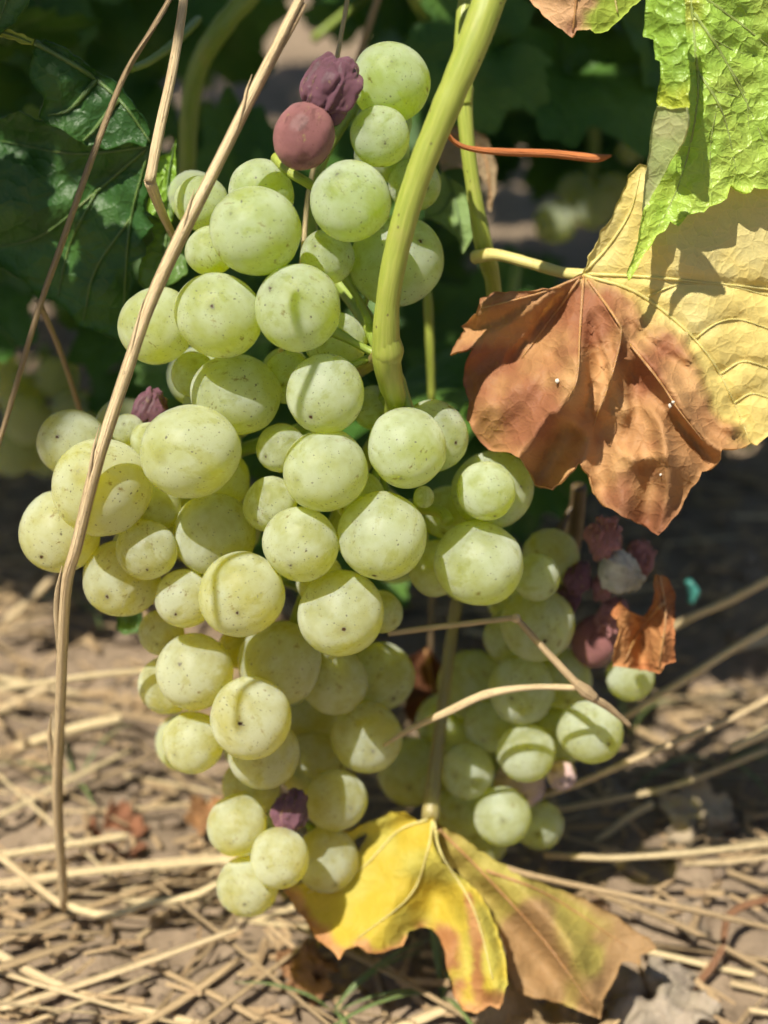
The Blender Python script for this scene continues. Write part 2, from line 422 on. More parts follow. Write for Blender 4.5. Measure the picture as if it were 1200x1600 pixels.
M_VEIN_SHADE = stem_material('dark_vein', (0.08, 0.15, 0.035), (0.11, 0.18, 0.045))
M_VEIN_BROWN = stem_material('brown_vein', (0.40, 0.20, 0.08), (0.48, 0.27, 0.11))
M_STEM = stem_material('green_stem', (0.27, 0.33, 0.045), (0.37, 0.41, 0.08))
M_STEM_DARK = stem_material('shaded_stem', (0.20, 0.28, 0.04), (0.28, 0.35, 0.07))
M_STEM_BROWN = stem_material('brown_stem', (0.13, 0.09, 0.045), (0.09, 0.06, 0.03))
M_STEM_WOOD = stem_material('browned_stem', (0.34, 0.30, 0.10), (0.26, 0.20, 0.08))
M_STRAW = straw_material('straw_bright', (0.88, 0.70, 0.42), (0.62, 0.45, 0.24), (0.20, 0.12, 0.06))
M_STRAW_PALE = straw_material('straw_pale', (0.86, 0.70, 0.42), (0.70, 0.54, 0.28), (0.36, 0.24, 0.12), 0.5)
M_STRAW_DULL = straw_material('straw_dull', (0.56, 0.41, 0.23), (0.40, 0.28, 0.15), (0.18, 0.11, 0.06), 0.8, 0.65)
M_STRAW_RED = straw_material('straw_red', (0.32, 0.16, 0.08), (0.24, 0.12, 0.06), (0.12, 0.06, 0.04), 0.6)
M_TENDRIL = straw_material('tendril_orange', (0.62, 0.22, 0.07), (0.50, 0.15, 0.05), (0.30, 0.08, 0.04), 0.3)
M_SOIL = soil_material('soil', (0.21, 0.155, 0.105), (0.31, 0.235, 0.16), (0.10, 0.07, 0.045))
M_CLOD = soil_material('soil_clod', (0.23, 0.17, 0.12), (0.31, 0.24, 0.17), (0.12, 0.085, 0.06), 140.0)
M_CHAFF = soil_material('chaff', (0.56, 0.41, 0.23), (0.40, 0.27, 0.15), (0.68, 0.52, 0.30), 200.0)
M_GRASS = stem_material('weed_green', (0.12, 0.18, 0.06), (0.18, 0.24, 0.08))

# ------------------------------------------------------------------ ground
def ground_z(x, y):
    p = np.stack([np.asarray(x, float), np.asarray(y, float), np.zeros(len(x))], 1)
    near = 1/(1+((np.abs(p[:, 0])/0.9)**4+(np.abs(p[:, 1])/1.2)**4))
    return (0.0060*fbm(p*28, 4, 3) + 0.0022*np.abs(fbm(p*130, 3, 9)))*near - 0.002
ax = np.unique(np.concatenate([np.linspace(-0.26, 0.30, 225), np.geomspace(0.30, 60, 24), -np.geomspace(0.26, 60, 24)]))
ay = np.unique(np.concatenate([np.linspace(-0.10, 0.42, 215), np.geomspace(0.42, 90, 30), -np.geomspace(0.10, 60, 22)]))
GX, GY = np.meshgrid(ax, ay)
gz = ground_z(GX.ravel(), GY.ravel())
nx, ny = len(ax), len(ay)
ii = (np.arange(ny-1)[:, None]*nx + np.arange(nx-1)[None, :]).ravel()
ground = link('ground', new_mesh('ground', np.stack([GX.ravel(), GY.ravel(), gz], 1), np.stack([ii, ii+1, ii+nx+1, ii+nx], 1), M_SOIL))
tag(ground, 'crumbly grey brown soil under the vine', 'ground', kind='structure')

# clods and chaff: uncountable crumbs of soil and broken straw
ICO_V, ICO_F = None, None
def ico():
    import bmesh
    bm = bmesh.new(); bmesh.ops.create_icosphere(bm, subdivisions=1, radius=1)
    v = np.array([q.co[:] for q in bm.verts]); f = [[q.index for q in fc.verts] for fc in bm.faces]; bm.free(); return v, f
iv, ifc = ico()
V = []; F = []
N = 4200
px_ = RNG.uniform(-0.20, 0.24, N); py_ = RNG.uniform(-0.06, 0.36, N); pz_ = ground_z(px_, py_)
sz = 0.0005 + 0.0030*RNG.power(0.35, N)**2
for k in range(N):
    s = sz[k]*np.array([RNG.uniform(.8, 1.4), RNG.uniform(.8, 1.3), RNG.uniform(.5, .9)])
    jit = 1+RNG.uniform(-.28, .28, (len(iv), 1))
    R = np.array(Matrix.Rotation(RNG.uniform(0, 6.28), 3, 'Z'))
    vv = (iv*jit*s) @ R.T + np.array([px_[k], py_[k], pz_[k]+0.3*sz[k]])
    b = len(V); V.extend(vv); F.extend([[i+b for i in f] for f in ifc])
tag(link('soil_crumbs', new_mesh('soil_crumbs', V, F, M_CLOD, smooth=True)), 'small crumbs and clods of dry soil scattered over the ground', 'soil', kind='stuff')
V = []; F = []
N = 3600
px_ = RNG.uniform(-0.20, 0.24, N); py_ = RNG.uniform(-0.06, 0.36, N); pz_ = ground_z(px_, py_)
for k in range(N):
    l = RNG.uniform(0.002, 0.011); w = RNG.uniform(0.0003, 0.0009); a = RNG.normal(0, 0.9); tl = RNG.normal(0, 0.25)
    d = np.array([math.cos(a)*math.cos(tl), math.sin(a)*math.cos(tl), math.sin(tl)]); s = np.array([-math.sin(a), math.cos(a), 0])
    c = np.array([px_[k], py_[k], pz_[k]+RNG.uniform(0.0005, 0.004)]); u = np.array([0, 0, 1.0])
    b = len(V)
    for e in (-1, 1):
        for (q, r) in ((-1, -.4), (1, -.4), (0.2, .8)):
            V.append(c + d*e*l/2 + s*q*w + u*r*w)
    F += [[b, b+1, b+4, b+3], [b+1, b+2, b+5, b+4], [b+2, b, b+3, b+5], [b, b+2, b+1], [b+3, b+4, b+5]]
tag(link('chaff', new_mesh('chaff', V, F, M_CHAFF, smooth=False)), 'broken bits of straw and chaff strewn over the soil', 'chaff', kind='stuff')

# ------------------------------------------------------------------ grapes
def sphere_mesh(name, mat, seed, amp=0.02, wrinkle=0.0, nu=40, nv=28, stretch=1.0, freq=1.0):
    V = []; F = []
    V.append((0, 0, -1))
    for j in range(1, nv):
        th = math.pi*j/nv
        for i in range(nu):
            ph = 2*math.pi*i/nu
            V.append((math.sin(th)*math.cos(ph), math.sin(th)*math.sin(ph), -math.cos(th)))
    V.append((0, 0, 1)); V = np.array(V, float)
    for i in range(nu): F.append((0, 1+(i+1) % nu, 1+i))
    for j in range(nv-2):
        for i in range(nu):
            a = 1+j*nu+i; b = 1+j*nu+(i+1) % nu
            F.append((a, b, b+nu, a+nu))
    e = len(V)-1; b0 = 1+(nv-2)*nu
    for i in range(nu): F.append((b0+i, b0+(i+1) % nu, e))
    r = 1+amp*fbm(V*1.1+seed*7.7, 2, seed)
    if wrinkle:
        w = V*np.array([2.0, 2.0, 0.38])*freq+seed*3.1 + 0.5*fbm(V*1.6, 2, seed+5)[:, None]
        rid = np.abs(fbm(w, 2, seed+2, .4)); fine = np.abs(fbm(w*2.9, 3, seed+8))
        r = r*(1-wrinkle*(0.55-rid*1.1) - wrinkle*0.16*(0.4-fine))
        r = r*(1+(0.20 if wrinkle > .1 else 0.04)*fbm(V*0.9+seed, 2, seed+11))
    # slight dimple at the tip
    r = r - 0.012*np.exp(-((V[:, 2]-1)**2)/0.002)
    V = V*r[:, None]; V[:, 2] *= stretch
    return new_mesh(name, V, F, mat)
GRAPE_ME = [sphere_mesh('grape', M_GRAPE, s, 0.034, stretch=st) for s, st in ((1, 0.98), (2, 1.04), (3, 0.96), (4, 1.02), (5, 1.08), (6, 1.0), (7, 1.05))]
PLAIN_ME = sphere_mesh('grape', M_GRAPE_PLAIN, 3, 0.034, nu=28, nv=20)
PURPLE_ME = sphere_mesh('grape', M_GRAPE_PURPLE, 8, 0.03, 0.02, stretch=1.12, nu=64, nv=44)
PINK_ME = sphere_mesh('grape', M_GRAPE_PINK, 9, 0.03, 0.03)
RAISIN_ME = [sphere_mesh('grape', M_RAISIN, s, 0.05, 0.24, nu=90, nv=60, stretch=1.25, freq=1.0) for s in (11, 12)]
RAISINP_ME = [sphere_mesh('grape', M_RAISIN_PINK, s, 0.05, 0.38, nu=80, nv=56, stretch=1.15, freq=1.7) for s in (13, 14)]
MOULD_ME = sphere_mesh('grape', M_MOULD, 15, 0.06, 0.32, nu=90, nv=60)

def place_bunch(name, label, group, grapes, depth_fn, rachis, ped_rad, tone, pack=0.94, stem_mat=M_STEM, core=0, feet=None, plain=False):
    """grapes: (px, py, r_px, rank, kind).  Front berries are set first; each one further back is pushed behind those it would cut."""
    rach = np.array([P(*q) for q in rachis])
    root = empty(name, tuple(rach[0]))
    tag(root, label, 'grape bunch', group)
    tube('rachis', rach, ped_rad, stem_mat, root, sides=14, samples=110, wob=0.03, seed=3)
    fine = catmull(rach, 60) if feet is None else np.vstack([catmull([P(*q) for q in f], 40) for f in feet])
    done = []
    todo = sorted(grapes, key=lambda g: g[3])
    if core:
        rs = np.random.default_rng(5); n = 0; tries = 0
        base = [g for g in grapes if g[4] == 'g' and g[3] < 2.5]
        extra = []
        while n < core and tries < 4000:
            tries += 1
            g = base[rs.integers(len(base))]
            x, y = g[0]+rs.normal(0, 30), g[1]+rs.normal(0, 30); r = rs.uniform(40, 52)
            if min(math.hypot(x-q[0], y-q[1])/q[2] for q in base) < 0.55: extra.append((x, y, r, 4+rs.uniform(0, 1), 'g')); n += 1
        todo = todo + sorted(extra, key=lambda g: g[3])
    for (x, y, r, rank, kind) in todo:
        d = float(depth_fn(x, y)) + 0.0052*rank
        d0 = d
        for _ in range(400):
            c = P(x, y, d); R = r*d/FPX
            if all(np.linalg.norm(c-q[0]) > pack*(R+q[1]) for q in done): break
            d += 0.0003
        if rank >= 4.0 and d-d0 > 0.03: continue
        done.append((c, R, x, y, kind, rank))
    for (c, R, x, y, kind, rank) in done:
        if kind == 'g' and (plain or rank >= 4): me = PLAIN_ME
        elif kind == 'g': me = GRAPE_ME[random.randrange(len(GRAPE_ME))]
        elif kind == 'purple': me = PURPLE_ME
        elif kind == 'pink': me = PINK_ME
        elif kind == 'raisin': me = RAISIN_ME[random.randrange(2)]
        elif kind == 'raisinp': me = RAISINP_ME[random.randrange(2)]
        else: me = MOULD_ME
        k = int(np.argmin(np.linalg.norm(fine-(c+np.array([0, 0, 0.006])), axis=1)))
        foot = fine[k]
        out = c-foot; out /= np.linalg.norm(out)+1e-9
        tocam = C0-c; tocam /= np.linalg.norm(tocam)
        axis = (UP*1.0+RIGHT*0.35) if kind.startswith('raisin') or kind == 'purple' else out*0.8 + tocam*1.0 + RNG.normal(0, 0.42, 3)+np.array([0, 0, -0.1])
        o = link('grape', me, root)
        q = Vector(axis).to_track_quat('Z', 'Y') @ Quaternion((0, 0, 1), random.uniform(0, 6.28))
        o.rotation_mode = 'QUATERNION'; o.rotation_quaternion = q
        o.location = Vector(c)-root.location
        o.scale = (R*random.uniform(.95, 1.03), R*random.uniform(.95, 1.03), R*random.uniform(.97, 1.03))
        o.color = (*tone(x, y), 1.0)
        if kind == 'purple': o['label'] = 'dull purple grape with a dusty skin'
        if kind == 'pink': o['label'] = 'pinkish grape'
        if kind in ('raisin', 'raisinp'): o['label'] = 'shrivelled purple grape'
        if kind == 'mould': o['label'] = 'whitish dried up grape'
        # its stalk: from the back of the berry to the rachis
        ax_ = np.array(Vector(axis).normalized())
        a = c-ax_*R*0.96; m = (a+foot)/2 - ax_*R*0.35
        L_ = np.linalg.norm(a-foot)
        if L_ < 0.015:
            child('stalk', new_mesh('stalk', *tube_geo([a, m, foot], [0.0011, 0.0006, 0.0007, 0.0009], sides=6, samples=7)[:2], M_STEM_DARK if stem_mat == M_STEM else stem_mat), o)
    return root, done

def axis_x(py): return np.interp(py, [60, 500, 800, 1000, 1400], [520, 440, 430, 400, 420])
def halfw(py): return np.interp(py, [60, 500, 750, 950, 1400], [130, 260, 380, 250, 110])
def depth_main(x, y):
    u = (x-axis_x(y))/halfw(y)
    return 0.247 + (y-800)/FPX*0.25*(0.50 if y > 800 else 0.20) + 0.010*min(u*u, 1.6)
MAIN = [
 (610,130,62,1.2,'g'),(594,213,49,0.6,'g'),(517,138,43,0.5,'raisin'),(475,212,49,0.2,'purple'),(548,315,65,0,'g'),
 (408,302,54,1.0,'g'),(400,362,71,0,'g'),(330,392,39,1.0,'g'),(315,318,45,2.4,'g'),(620,408,71,3.0,'g'),(648,288,42,3.2,'g'),
 (512,402,44,2.6,'g'),(467,482,69,0,'g'),(342,493,67,0.1,'g'),(246,508,61,0.9,'g'),(525,535,49,2.8,'g'),(302,585,36,2.2,'g'),
 (368,617,65,0.9,'g'),(508,616,61,0.2,'g'),(585,637,37,3,'g'),(298,706,75,0,'g'),(508,735,66,0.1,'g'),(635,700,63,0.1,'g'),
 (676,682,57,1.2,'g'),(768,765,64,1.6,'g'),(760,767,47,0.7,'g'),(748,880,69,0,'g'),(597,837,70,0,'g'),(470,850,59,0.1,'g'),
 (422,788,44,1.3,'g'),(662,777,17,0.8,'g'),(334,835,65,0.5,'g'),(378,928,68,0,'g'),(533,958,68,0,'g'),(437,1037,65,0.2,'g'),
 (305,1050,62,0.3,'g'),(392,1122,65,0.1,'g'),(262,1070,46,1.0,'g'),(302,1160,50,0.6,'g'),(412,1178,58,0.9,'g'),(392,1230,47,0.9,'g'),
 (370,1290,47,0.5,'g'),(437,1340,47,0,'g'),(388,1384,49,0.5,'g'),(160,762,78,0,'g'),(113,692,53,1.0,'g'),(95,830,65,0.8,'g'),
 (229,859,50,0.5,'g'),(190,904,60,1.2,'g'),(288,935,46,0.9,'g'),(252,988,37,1.4,'g'),(375,1012,33,1.4,'g'),(520,1062,54,3.2,'g'),
 (595,1056,55,3.4,'g'),(573,1152,56,3.0,'g'),(487,1196,54,3.0,'g'),(525,1250,48,2.6,'g'),(510,1342,52,2.2,'g'),(682,888,45,3,'g'),
 (490,1125,47,3.6,'g'),(235,690,32,1.8,'g'),(200,672,26,1.9,'g'),(452,1270,29,1.0,'raisin'),(232,642,30,2.4,'raisin'),(595,955,34,2.2,'g'),
 (838,902,36,2.6,'g'),(440,700,40,2.4,'g'),(560,775,40,2.2,'g'),(700,800,44,2.6,'g'),(500,905,40,2.4,'g'),(345,750,46,2.4,'g'),(240,790,44,2.4,'g'),(450,590,40,2.4,'g'),
]
def tone_main(x, y):
    t = min(1, max(0, (y-150)/950 + (400-x)/1100)); j = random.uniform(-.04, .04)
    return (min(.99, 0.90+0.095*t+j*.12), min(.99, 0.982-0.022*t+j*.1), 0.02)
rach_main = [(778,-40,0.226),(742,60,0.2265),(700,160,0.228),(655,270,0.231),(625,370,0.234),(606,470,0.238),(604,555,0.243),(611,600,0.2485),(616,645,0.257),(560,740,0.276),(490,900,0.280),(440,1050,0.283),(425,1200,0.293),(428,1310,0.300)]
SHOULDER = [(606,560,0.246),(560,480,0.268),(490,380,0.272),(500,260,0.270),(560,160,0.268)]
WING = [(612,620,0.258),(450,680,0.274),(330,720,0.272),(200,780,0.274)]
bunch, done_main = place_bunch('grape_bunch', 'large ripe yellow green grape bunch hanging in the sun on a thick green stalk', 'grape bunches',
    MAIN, depth_main, rach_main, [0.0025,0.0024,0.0022,0.00205,0.0020,0.0019,0.0024,0.0020,0.0018,0.0016,0.0014,0.0013,0.0012,0.0009], tone_main, core=40,
    feet=[[(612,620,0.256),(560,740,0.276),(490,900,0.280),(440,1050,0.283),(425,1200,0.293),(428,1310,0.300)], SHOULDER, WING])
for w in (SHOULDER, WING): tube('branch', [P(*q) for q in w], [0.0017,0.0014,0.0011,0.0008], M_STEM_DARK, bunch, sides=8)
# swollen node and branch stub of the stalk
tube('node', [P(604,520,0.2405), P(606,548,0.2425), P(608,580,0.246)], [0.0018,0.0026,0.0015], M_STEM, bunch, sides=14)
tube('node_ring', [P(600,566,0.2435), P(608,572,0.2440), P(618,570,0.2450)], [0.0006,0.0012,0.0006], M_STEM_WOOD, bunch, sides=8)
tube('branch', [P(604,548,0.2425), P(585,562,0.250), P(560,580,0.262)], [0.0018,0.0014,0.0012], M_STEM_WOOD, bunch, sides=8)
tube('branch', [P(622,420,0.236), P(612,455,0.2375), P(601,500,0.240)], [0.0008,0.0010,0.0008], M_STEM, bunch, sides=8)
tube('branch', [P(430,245,0.246), P(455,270,0.244), P(490,292,0.246), P(540,330,0.262)], [0.0009,0.0009,0.0008,0.001], M_STEM, bunch, sides=8)
tube('branch', [P(700,815,0.262), P(688,800,0.264), P(640,790,0.272)], [0.0011,0.0010,0.0012], M_STEM, bunch, sides=8)

def depth_second(x, y):
    return 0.292 + (y-1100)/FPX*0.29*0.42 + 0.010*((x-820)/150)**2*0.6
SECOND = [
 (840,975,58,1.0,'g'),(795,995,42,1.8,'g'),(815,1078,53,0.7,'g'),(922,1143,51,-1.0,'g'),(822,1176,47,-0.2,'g'),(730,1205,44,0.4,'g'),
 (765,1135,41,1.2,'g'),(812,1226,40,0.6,'pink'),(878,1212,24,0.8,'pink'),(785,1275,47,0.2,'g'),(842,1288,39,0.9,'g'),(718,1272,45,1.2,'g'),
 (740,1070,56,1.8,'g'),(930,1002,38,1.4,'purple'),(985,1058,38,1.2,'g'),(645,1205,56,2.4,'g'),(750,1308,46,1.3,'g'),(880,1060,46,2.2,'g'),
 (945,838,27,0.6,'raisinp'),(902,905,22,1.6,'raisin'),(890,935,20,1.8,'raisin'),(972,893,34,0.4,'mould'),(998,872,24,0.9,'raisinp'),(944,916,20,0.8,'raisinp'),(955,962,26,1.2,'raisinp'),(880,1150,44,2.4,'g'),
 (700,1130,50,2.6,'g'),(860,870,46,2.4,'g'),(800,930,44,2.6,'g'),
]
def tone_second(x, y):
    j = random.uniform(-.04, .04); return (0.955+j*.12, 0.968+j*.12, 0.03)
bunch2, done_second = place_bunch('grape_bunch', 'smaller grape bunch with a few pink and dried grapes behind crossing straws', 'grape bunches',
    SECOND, depth_second, [(905,760,0.300),(895,850,0.308),(870,960,0.314),(840,1080,0.318),(800,1200,0.322),(780,1290,0.324)],
    [0.0016,0.0016,0.0015,0.0014,0.0012,0.0008], tone_second, stem_mat=M_STEM_BROWN, core=8)
DIM = [(42,655,38,0,'g'),(118,648,40,0.4,'g'),(20,705,40,0.5,'g'),(72,710,36,0.8,'g'),(5,585,34,1,'g'),(90,590,34,1.4,'g'),(30,620,34,1.8,'g')]
place_bunch('grape_bunch', 'dim grape bunch in deep shade left of the sunlit bunch', 'grape bunches', DIM, lambda x, y: 0.42,
    [(70,540,0.440),(65,620,0.444),(60,700,0.442)], [0.0015,0.0013,0.0008], tone_second, stem_mat=M_STEM_DARK, plain=True)
FAR = [(868,347,34,0,'g'),(930,325,34,0.3,'g'),(985,235,22,1.2,'g'),(900,300,30,1.5,'g'),(960,300,30,1.8,'g')]
place_bunch('grape_bunch', 'few blurred grapes in the dark gap beside the yellow leaf', 'grape bunches', FAR, lambda x, y: 0.45,
    [(930,180,0.47),(925,260,0.472),(915,330,0.472)], [0.0015,0.0013,0.0008], tone_second, stem_mat=M_STEM_DARK, plain=True)

# ------------------------------------------------------------------ leaves
def densify(poly, step, rough=0.0, seed=0, closed=True):
    p = np.asarray(poly, float); out = []
    n = len(p)
    for k in range(n if closed else n-1):
        a, b = p[k], p[(k+1) % n]; m = max(1, int(np.linalg.norm(b-a)/step))
        for t in range(m): out.append(a+(b-a)*t/m)
    out = np.array(out)
    if rough:
        out = out + rough*np.stack([fbm(col3(out[:, 0]*0.08, out[:, 1]*0.08), 3, seed), fbm(col3(out[:, 0]*0.08+40, out[:, 1]*0.08), 3, seed+9)], 1)
    return out
def tri_fill(outline, step, seed=0):
    o = np.asarray(outline); rs = np.random.default_rng(seed)
    x0, y0 = o.min(0); x1, y1 = o.max(0)
    gx, gy = np.meshgrid(np.arange(x0, x1, step), np.arange(y0, y1, step*0.87))
    gx[1::2] += step*0.5
    pts = np.stack([gx.ravel(), gy.ravel()], 1) + rs.uniform(-.16, .16, (gx.size, 2))*step
    # inside test
    inside = np.zeros(len(pts), bool)
    for k in range(len(o)):
        a, b = o[k], o[(k+1) % len(o)]
        cnd = ((a[1] > pts[:, 1]) != (b[1] > pts[:, 1]))
        with np.errstate(divide='ignore', invalid='ignore'):
            xi = (b[0]-a[0])*(pts[:, 1]-a[1])/(b[1]-a[1]+1e-12)+a[0]
        inside ^= cnd & (pts[:, 0] < xi)
    pts = pts[inside]
    # keep off the border
    dmin = np.full(len(pts), 1e9)
    for q in o: dmin = np.minimum(dmin, np.hypot(pts[:, 0]-q[0], pts[:, 1]-q[1]))
    pts = pts[dmin > step*0.5]
    allp = np.vstack([o, pts]); n = len(o)
    r = delaunay_2d_cdt([Vector(q) for q in allp], [(k, (k+1) % n) for k in range(n)], [], 1, 1e-6)
    return np.array([v[:] for v in r[0]]), r[2]
def rim(o, th=0.00035):
    m = o.modifiers.new('edge', 'SOLIDIFY'); m.thickness = th; m.use_rim = True; m.use_rim_only = True; m.offset = 0
def sheet(name, outline, depth_fn, color_fn, mat, parent, step=8, rough=2.0, seed=0, edge_step=5):
    o = densify(outline, edge_step, rough, seed)
    v, f = tri_fill(o, step, seed)
    x, y = v[:, 0], v[:, 1]
    d = depth_fn(x, y)
    W = PA(x, y, d)
    me = new_mesh(name, W, f, mat, col=color_fn(x, y), uv=np.stack([x*0.01*1.0, y*0.01], 1)*10)   # uv in millimetres, about
    ob = child(name, me, parent); rim(ob); return ob
def vein(line, depth_fn, r0, r1, mat, parent, lift=0.0):
    r0 *= .8; r1 *= .7
    L = catmull(np.asarray(line, float), max(8, len(line)*7)) if len(line) > 2 else np.asarray([np.asarray(line[0])+(np.asarray(line[1], float)-np.asarray(line[0]))*t for t in np.linspace(0, 1, 14)])
    d = depth_fn(L[:, 0], L[:, 1]) - lift
    pts = PA(L[:, 0], L[:, 1], d)
    return tube('vein', pts, [r0, (r0+r1)*.5, r1], mat, parent, sides=6, samples=len(pts))
def lerp(a, b, t): return np.asarray(a)[None, :]*(1-t[:, None]) + np.asarray(b)[None, :]*t[:, None]
def ridges(x, y, lst):
    """lst: (polyline, height in mm toward the viewer, width px, taper-in, asym)"""
    h = np.zeros(len(x))
    for line, amp, w, grow in lst:
        d, t, s = pl_dist(x, y, line)
        h += amp*0.001*np.exp(-(d/w)**2)*(sstep(0, grow, t) if grow else 1.0)
    return h

# --- yellow leaf with a dried brown lobe
Y_OUT = [(912,428),(920,400),(940,362),(957,337),(973,300),(982,275),(1000,256),(1030,262),(1080,240),(1130,225),(1200,228),(1262,260),(1300,330),(1310,430),(1296,520),(1275,590),(1240,650),
 (1215,672),(1200,682),(1183,695),(1172,690),(1163,699),(1150,704),(1128,703),(1127,720),(1113,733),(1095,738),(1077,767),(1060,797),(1050,812),(1030,836),(1015,829),(1002,818),(990,816),(968,802),(943,790),(928,770),
 (920,743),(905,722),(890,742),(862,766),(836,757),(820,724),(800,708),(763,703),(745,682),(730,657),(735,633),(723,597),(725,573),(738,547),(716,551),(703,557),(713,535),(728,515),(721,508),(747,490),(751,467),(773,457),(800,456),(877,449),(903,430)]
Y_BOUND = [(912,425),(950,445),(1000,462),(1012,515),(1060,520),(1098,575),(1105,630),(1150,690),(1168,720)]
def y_brown(x, y):
    d, t, s = pl_dist(x, y, Y_BOUND)
    n = 16*fbm(col3(x*0.03, y*0.03), 4, 21)
    inside = np.where(s > 0, -d, d)          # brown lies left/below the boundary
    return sstep(-14, 14, inside+n)
Y_RID = [
 ([(907,430),(880,470),(850,512),(812,562)], -2.6, 16, .5),
 ([(905,430),(850,455),(790,470),(745,480)], 1.8, 26, .3),
 ([(915,440),(906,520),(902,590),(888,622),(850,665),(812,715)], 6.0, 26, .5),
 ([(870,560),(830,610),(780,640)], 3.5, 40, .2),
 ([(895,660),(870,700),(850,740)], -4.5, 30, .2),
 ([(925,445),(962,498),(970,525),(955,590),(936,640)], 2.4, 10, .3),
 ([(925,470),(930,540),(925,600)], -1.8, 13, .3),
 ([(955,640),(940,700),(935,760)], -2.0, 22, .3),
 ([(970,525),(1012,562),(1060,630),(1098,688),(1126,703)], 1.8, 11, .2),
 ([(1040,640),(1070,680),(1110,712)], -2.6, 12, .3),
 ([(988,600),(1030,660),(1044,715),(1045,760),(1030,825)], 2.6, 12, .3),
 ([(1010,700),(1015,760),(1010,810)], -1.6, 16, .2),
 ([(955,690),(990,720),(1035,715)], 1.4, 9, .2),
 ([(985,560),(995,640),(975,700)], -1.4, 10, .2),
]
def y_depth(x, y):
    x = np.asarray(x, float); y = np.asarray(y, float)
    b = y_brown(x, y)
    base = 0.2550 + 0.010*((y-430)/400)*0.9 + 0.003*((x-1050)/200)**2
    h = 1.45*ridges(x, y, Y_RID)*sstep(0.05, 0.6, b)
    h += b*(0.0014*fbm(col3(x*0.018, y*0.018), 3, 31) + 0.0034*np.abs(fbm(col3(np.arctan2(y-425, x-912)*5.5, np.hypot(x-912, y-430)*0.006), 3, 41, .45))*sstep(20, 120, np.hypot(x-912, y-430)))
    h += 0.004*b*sstep(60, 330, np.hypot(x-912, y-430))
    h += (1-b)*(0.0007*fbm(col3(x*0.02, y*0.02), 3, 51))
    for ln in Y_VEINS:
        d, t, s = pl_dist(x, y, ln); h -= (1-b)*0.0007*np.exp(-(d/9)**2)
    # curled rim of the dry lobe
    return base - h
Y_VEINS = [[(912,430),(990,455),(1060,505),(1110,560),(1145,625),(1172,690)],
           [(915,428),(1000,432),(1090,440),(1200,452),(1300,470)],
           [(913,425),(950,385),(985,330),(1000,270)],
           [(1012,463),(1060,445),(1130,445),(1200,462)],
           [(1085,530),(1120,505),(1160,500),(1230,525)],
           [(1125,585),(1160,565),(1200,575),(1250,600)],
           [(1146,630),(1175,615),(1210,625)]]
Y_VEINS_B = [[(912,432),(906,520),(902,590),(888,622)],[(918,436),(962,498),(970,525),(955,590),(936,640),(928,665)],[(908,432),(850,456),(790,472),(750,482)],
             [(905,436),(880,472),(850,512),(815,560)],[(985,538),(1030,595),(1060,640),(1100,690)]]
def y_col(x, y):
    b = y_brown(x, y); n = fbm(col3(x*0.012, y*0.012), 4, 61); n2 = fbm(col3(x*0.04, y*0.04), 3, 71)
    yel = lerp((0.74,0.59,0.20), (0.70,0.60,0.26), sstep(-.5, .5, n))
    br = lerp((0.47,0.25,0.11), (0.32,0.13,0.065), sstep(-.55, .55, n+0.4*n2))
    br = br*(1-sstep(700, 830, y)[:, None]*0.25)
    tanw = sstep(0.3, 0.9, fbm(col3(x*0.01+5, y*0.01), 3, 77)+0.35*(sstep(520, 440, y)))[:, None]
    br = br*(1-tanw*.6)+np.array([0.68,0.41,0.18])*tanw*.6
    edge = np.exp(-((b-.5)/.28)**2)[:, None]
    c = yel*(1-b[:, None])+br*b[:, None]
    c = c*(1-0.35*edge)+np.array([0.42,0.20,0.06])*0.35*edge
    tip = sstep(680, 705, y)[:, None]*(1-b[:, None])
    return c*(1-tip*.5)+np.array([0.52,0.32,0.16])*tip*.5
lf = empty('vine_leaf', tuple(P(912,428,0.262)))
tag(lf, 'large yellow vine leaf with a crumpled dried brown lobe', 'leaf', 'vine leaves')
yblade = sheet('blade', Y_OUT, y_depth, y_col, M_LEAF_YELLOW, lf, step=7, rough=2.2, seed=4)
for ln in Y_VEINS: vein(ln, y_depth, 0.00042 if ln[0][0] < 920 else 0.00024, 0.00014, M_VEIN_YELLOW, lf)
for ln in Y_VEINS_B: vein(ln, y_depth, 0.00034, 0.00012, M_VEIN_BROWN, lf)
tube('petiole', [P(742,402,0.272), P(775,398,0.268), P(830,412,0.265), P(880,426,0.262), P(915,430,0.2595)], [0.0013,0.0010,0.00095,0.0010,0.0011], M_VEIN_YELLOW, lf, sides=10, wob=.05)

# --- sunlit green leaf at the top edge, its margin folded over
G_OUT = [(1040,-60),(1075,-90),(1150,-110),(1260,-60),(1330,40),(1340,160),(1300,260),(1255,310),(1232,298),(1218,308),(1200,295),(1178,293),(1172,301),(1160,300),(1150,296),(1142,289),(1135,312),(1121,318),(1107,322),(1098,330),
 (1075,338),(1060,352),(1048,346),(1040,362),(1026,368),(1016,384),(1006,397),(998,414),(990,430),(982,440),(980,428),(990,402),(1000,360),(1006,322),(1014,290),(1030,250),(1040,200),(1044,140),(1040,60)]
G_VEINS = [[(1075,-60),(1085,60),(1090,160),(1060,290),(1000,405)],[(1085,20),(1130,90),(1180,190),(1225,300)],[(1090,110),(1130,180),(1155,290)],[(1080,-20),(1160,40),(1250,110),(1330,160)],
           [(1113,60),(1150,80),(1190,90)],[(1140,105),(1165,150),(1170,210)],[(1108,140),(1150,150),(1180,160)],[(1120,165),(1110,230),(1112,310)]]
